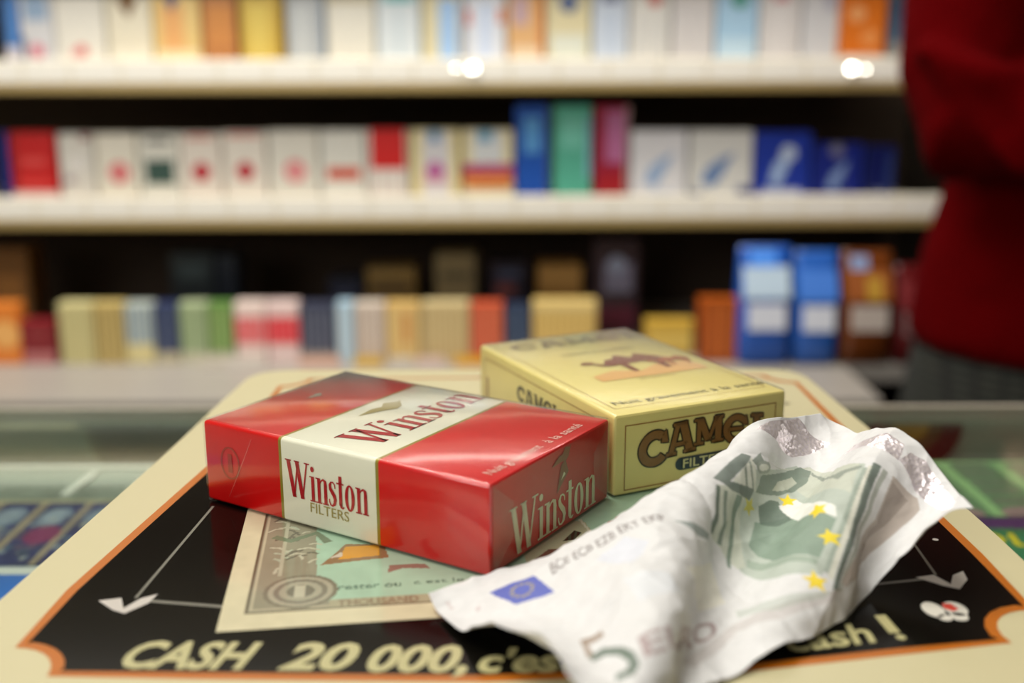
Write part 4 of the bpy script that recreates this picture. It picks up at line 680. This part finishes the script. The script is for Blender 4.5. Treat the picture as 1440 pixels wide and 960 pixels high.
for (u0, v0), (u1, v1), w_, a_ in (((.25, 0), (.27, 1), .006, .0005), ((.5, 0), (.5, 1), .006, -.0006), ((0, .5), (1, .48), .006, .0004), ((.88, .6), (.62, .9), .010, .0012), ((.9, .25), (1, .3), .01, -.0008), ((.3, .2), (.46, 1), .006, .0005), ((.02, .35), (.2, .6), .008, .0006)):
    d = np.abs((U-u0)*.12*(v1-v0)*.062 - (V-v0)*.062*(u1-u0)*.12) / math.hypot((u1-u0)*.12, (v1-v0)*.062); D += a_*np.exp(-d/(w_*.4))
Gd = Gd + nr*D[..., None]; Gd[..., 2] = np.maximum(Gd[..., 2], .0006 + .0003*U)
r = Raster(1, 1, NX, NY, (216, 216, 216)); q_ = {}
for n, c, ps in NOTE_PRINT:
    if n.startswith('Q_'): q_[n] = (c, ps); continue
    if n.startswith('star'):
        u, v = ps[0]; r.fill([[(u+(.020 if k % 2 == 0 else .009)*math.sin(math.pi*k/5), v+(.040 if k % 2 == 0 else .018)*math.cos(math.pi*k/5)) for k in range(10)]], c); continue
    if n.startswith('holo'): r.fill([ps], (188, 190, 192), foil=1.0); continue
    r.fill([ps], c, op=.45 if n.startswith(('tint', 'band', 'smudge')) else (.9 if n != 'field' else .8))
def quad_text(s, key, bold=0, flip=False):
    c, (bl, br, tr, tl) = q_[key]
    f = lambda x, y: tuple((1-x)*(1-y)*np.array(bl) + x*(1-y)*np.array(br) + x*y*np.array(tr) + (1-x)*y*np.array(tl))
    r.fill([[f(*p) for p in t] for t in text_polys(s, bold)], c, op=.85)
quad_text('BCE ECB EZB EKT EKP', 'Q_bce', .01); quad_text('EURO', 'Q_euro', .02)
fu, fv = q_['Q_flagc'][1][0]
for k in range(12):
    a = 2*math.pi*k/12; r.fill(disc(fu+.018*math.cos(a)*1.0, fv+.040*math.sin(a), .0045, .0075), (170, 160, 110), op=.75)
r.noise(.025, .02, 8); r.noise(.03, .008, 9)
nm = mat('banknote_paper', attr='print_colour', rough=.6, spec=.3, bump=.00005, bscale=700)
nt = nm.node_tree; b = nt.nodes['Principled BSDF']; fo = nt.nodes.new('ShaderNodeAttribute'); fo.attribute_name = 'foil'
fm = nt.nodes.new('ShaderNodeMath'); fm.operation = 'MULTIPLY'; fm.inputs[1].default_value = .65; nt.links.new(fo.outputs['Fac'], fm.inputs[0]); nt.links.new(fm.outputs[0], b.inputs['Metallic'])
mr = nt.nodes.new('ShaderNodeMapRange'); mr.inputs['To Min'].default_value = .6; mr.inputs['To Max'].default_value = .3; nt.links.new(fo.outputs['Fac'], mr.inputs['Value']); nt.links.new(mr.outputs[0], b.inputs['Roughness'])
# diffraction-like pastel patches of the foil
tc = nt.nodes.new('ShaderNodeTexCoord'); n2 = nt.nodes.new('ShaderNodeTexNoise'); n2.inputs['Scale'].default_value = 180; n2.inputs['Detail'].default_value = 1
hs = nt.nodes.new('ShaderNodeCombineColor'); hs.mode = 'HSV'; hs.inputs[1].default_value = .08; hs.inputs[2].default_value = .97
m3 = nt.nodes.new('ShaderNodeMath'); m3.operation = 'MULTIPLY'; m3.inputs[1].default_value = 3.0
nt.links.new(tc.outputs['Object'], n2.inputs['Vector']); nt.links.new(n2.outputs['Fac'], m3.inputs[0]); nt.links.new(m3.outputs[0], hs.inputs[0])
mx = nt.nodes.new('ShaderNodeMix'); mx.data_type = 'RGBA'; at_n = [n for n in nt.nodes if n.type == 'ATTRIBUTE' and n.attribute_name == 'print_colour'][0]
nt.links.new(fo.outputs['Fac'], mx.inputs['Factor']); nt.links.new(at_n.outputs['Color'], mx.inputs['A']); nt.links.new(hs.outputs[0], mx.inputs['B']); nt.links.new(mx.outputs['Result'], b.inputs['Base Color'])
vo = nt.nodes.new('ShaderNodeTexVoronoi'); vo.inputs['Scale'].default_value = 900; bp2 = nt.nodes.new('ShaderNodeBump'); bp2.inputs['Distance'].default_value = .00022
nt.links.new(tc.outputs['Object'], vo.inputs['Vector']); nt.links.new(vo.outputs['Distance'], bp2.inputs['Height']); nt.links.new(fo.outputs['Fac'], bp2.inputs['Strength'])
nt.links.new([n for n in nt.nodes if n.type == 'BUMP' and n != bp2][0].outputs[0], bp2.inputs['Normal']); nt.links.new(bp2.outputs[0], b.inputs['Normal'])
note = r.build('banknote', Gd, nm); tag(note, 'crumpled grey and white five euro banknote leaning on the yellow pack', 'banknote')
m = note.modifiers.new('thick', 'SOLIDIFY'); m.thickness = .00012; m.offset = 0

# ================================================================ SHOP ASSISTANT
SW = mat('red_knit', (76, 0, 2), 1.0, spec=.03, var=.2, vscale=30, bump=.004, bscale=25); SKIN = mat('skin', (206, 158, 130), .5)
px, py = .592, 1.05
per = tag(empty('person', (px, py, FLOOR)), 'person in a dark red jumper and plaid skirt standing behind the counter, arms folded', 'person')
def L(x, y, z): return (x-px, y-py, z-FLOOR)
bm = bmesh.new()
ell_loft(bm, [(*L(px, py, z), a, b_) for z, a, b_ in ((-.22, .15, .11), (-.10, .16, .115), (.02, .135, .10), (.18, .15, .105), (.29, .15, .09), (.345, .09, .07), (.375, .055, .055), (.44, .05, .052))])
ball(bm, L(px, py-.01, .545), (.073, .092, .112), 24); ball(bm, L(px, py-.055, .485), (.045, .045, .045)); ball(bm, L(px, py-.105, .530), (.012, .018, .022))
for s in (-1, 1):
    ball(bm, L(px+s*.075, py, .535), (.010, .018, .030)); ball(bm, L(px+s*.028, py-.085, .560), (.015, .014, .010))
    tube(bm, [L(px+s*.085, py, -.15), L(px+s*.09, py, -.35), L(px+s*.085, py-.01, -.52), L(px+s*.083, py+.01, -.72), L(px+s*.08, py+.01, -.93)], [.085, .078, .055, .052, .034])
    tube(bm, [L(px+s*.08, py+.04, -.955), L(px+s*.08, py-.05, -.965), L(px+s*.08, py-.14, -.975)], [.032, .034, .026])
    sx = px+s*.165
    tube(bm, [L(px+s*.14, py-.01, .31), L(px+s*.19, py-.02, .2), L(px+s*.19, py-.05, .068), L(px+s*.10, py-.12, .085), L(px-s*.02, py-.15+.02*s, .10+.02*s)], [.045, .042, .036, .032, .024])
    hx = px-s*.06; hy = py-.155+.02*s; hz = .105+.02*s
    tube(bm, [L(px-s*.02, hy, hz), L(hx, hy, hz), L(hx-s*.03, hy+.003, hz)], [.022, .032, .030], flat=.5)
    for k in range(4):
        zz = hz-.026+.017*k; ln = (.055, .066, .070, .062)[k]
        tube(bm, [L(hx-s*.025, hy, zz), L(hx-s*(.025+ln*.5), hy+.004, zz), L(hx-s*(.025+ln), hy+.022, zz-.002)], [.0088, .0082, .0068], 8)
    tube(bm, [L(hx+s*.005, hy-.004, hz+.028), L(hx-s*.012, hy-.012, hz+.055), L(hx-s*.03, hy-.008, hz+.068)], [.0105, .0095, .0078], 8)
body = bmobj('body', bm, SKIN, per, smooth=True); rm = body.modifiers.new('blend', 'REMESH'); rm.mode = 'VOXEL'; rm.voxel_size = .0055; rm.use_smooth_shade = True; sm = body.modifiers.new('relax', 'SMOOTH'); sm.iterations = 3
bm = bmesh.new()
ell_loft(bm, [(*L(px, py, z), a, b_) for z, a, b_ in ((-.150, .195, .150), (-.135, .200, .154), (-.06, .192, .146), (.0, .176, .134), (.06, .170, .130), (.18, .176, .130), (.27, .178, .118), (.33, .13, .09), (.37, .075, .072), (.385, .068, .066))], 32)
for s in (-1, 1):
    tube(bm, [L(px+s*.12, py, .315), L(px+s*.165, py-.01, .28), L(px+s*.180, py-.03, .19), L(px+s*.190, py-.05, .11), L(px+s*.186, py-.075, .062), L(px+s*.15, py-.115, .066), L(px+s*.08, py-.14, .088), L(px+s*.0, py-.16+.02*s, .10+.015*s)], [.070, .068, .062, .059, .058, .052, .047, .037], 18)
for k in range(7):    # folds round the bent elbow
    a = k*.5; tube(bm, [L(px-.25+.01*k, py-.085-.01*k, .13-.016*k), L(px-.20+.012*k, py-.125-.004*k, .105-.012*k), L(px-.15+.012*k, py-.140, .100-.006*k)], [.008, .016, .008], 8)
sw = bmobj('jumper', bm, SW, per, smooth=True); rm = sw.modifiers.new('blend', 'REMESH'); rm.mode = 'VOXEL'; rm.voxel_size = .007; rm.use_smooth_shade = True; sm = sw.modifiers.new('relax', 'SMOOTH'); sm.iterations = 4
sk = mat('plaid_skirt', (34, 36, 30), .9); nt = sk.node_tree; b = nt.nodes['Principled BSDF']; tc = nt.nodes.new('ShaderNodeTexCoord'); ck = nt.nodes.new('ShaderNodeTexBrick')
ck.inputs['Scale'].default_value = 30; ck.offset = 0; ck.inputs['Color1'].default_value = (*lin((46, 48, 40)), 1); ck.inputs['Color2'].default_value = (*lin((38, 42, 36)), 1); ck.inputs['Mortar'].default_value = (*lin((14, 14, 12)), 1); ck.inputs['Mortar Size'].default_value = .06
mp = nt.nodes.new('ShaderNodeMapping'); mp.inputs['Rotation'].default_value = (math.radians(90), 0, 0); nt.links.new(tc.outputs['Object'], mp.inputs[0]); nt.links.new(mp.outputs[0], ck.inputs['Vector']); nt.links.new(ck.outputs['Color'], b.inputs['Base Color'])
bm = bmesh.new(); n = 48; rings = []
for z, a, b_, pl in ((-.08, .180, .135, 0), (-.16, .192, .146, .002), (-.3, .205, .165, .006), (-.45, .215, .18, .010), (-.56, .222, .188, .012)):
    rings.append([L(px+(a+pl*(k % 2))*math.cos(2*math.pi*k/n), py+(b_+pl*(k % 2))*math.sin(2*math.pi*k/n), z) for k in range(n)])
loft(bm, rings); bmobj('skirt', bm, sk, per, smooth=True)
bm = bmesh.new(); ball(bm, L(px, py+.012, .565), (.088, .100, .112), 24)
for v in bm.verts:
    if v.co.y < -.055 and v.co.z < .60-FLOOR: v.co.y = -.055
tube(bm, [L(px, py+.07, .58), L(px, py+.095, .48), L(px, py+.085, .40)], [.07, .075, .05], 16)
bmobj('hair', bm, mat('hair_brown', (58, 38, 24), .6, bump=.003, bscale=60), per, smooth=True)
for s in (-1, 1):
    bm = bmesh.new(); ball(bm, L(px+s*.028, py-.093, .560), (.010, .008, .0075)); bmobj('eye', bm, mat('eye_dark', (60, 44, 34), .2), per, smooth=True)
    bm = bmesh.new(); tube(bm, [L(px+s*.08, py+.06, -.955), L(px+s*.08, py, -.955), L(px+s*.08, py-.10, -.965), L(px+s*.08, py-.17, -.975)], [.036, .040, .040, .026], 14, .8); bmobj('shoe', bm, mat('shoe_black', (20, 18, 18), .35), per, smooth=True)
bm = bmesh.new(); tube(bm, [L(px-.024, py-.096, .495), L(px, py-.104, .492), L(px+.024, py-.096, .495)], [.003, .0065, .003], 8); bmobj('mouth', bm, mat('lips', (160, 80, 76), .5), per, smooth=True)
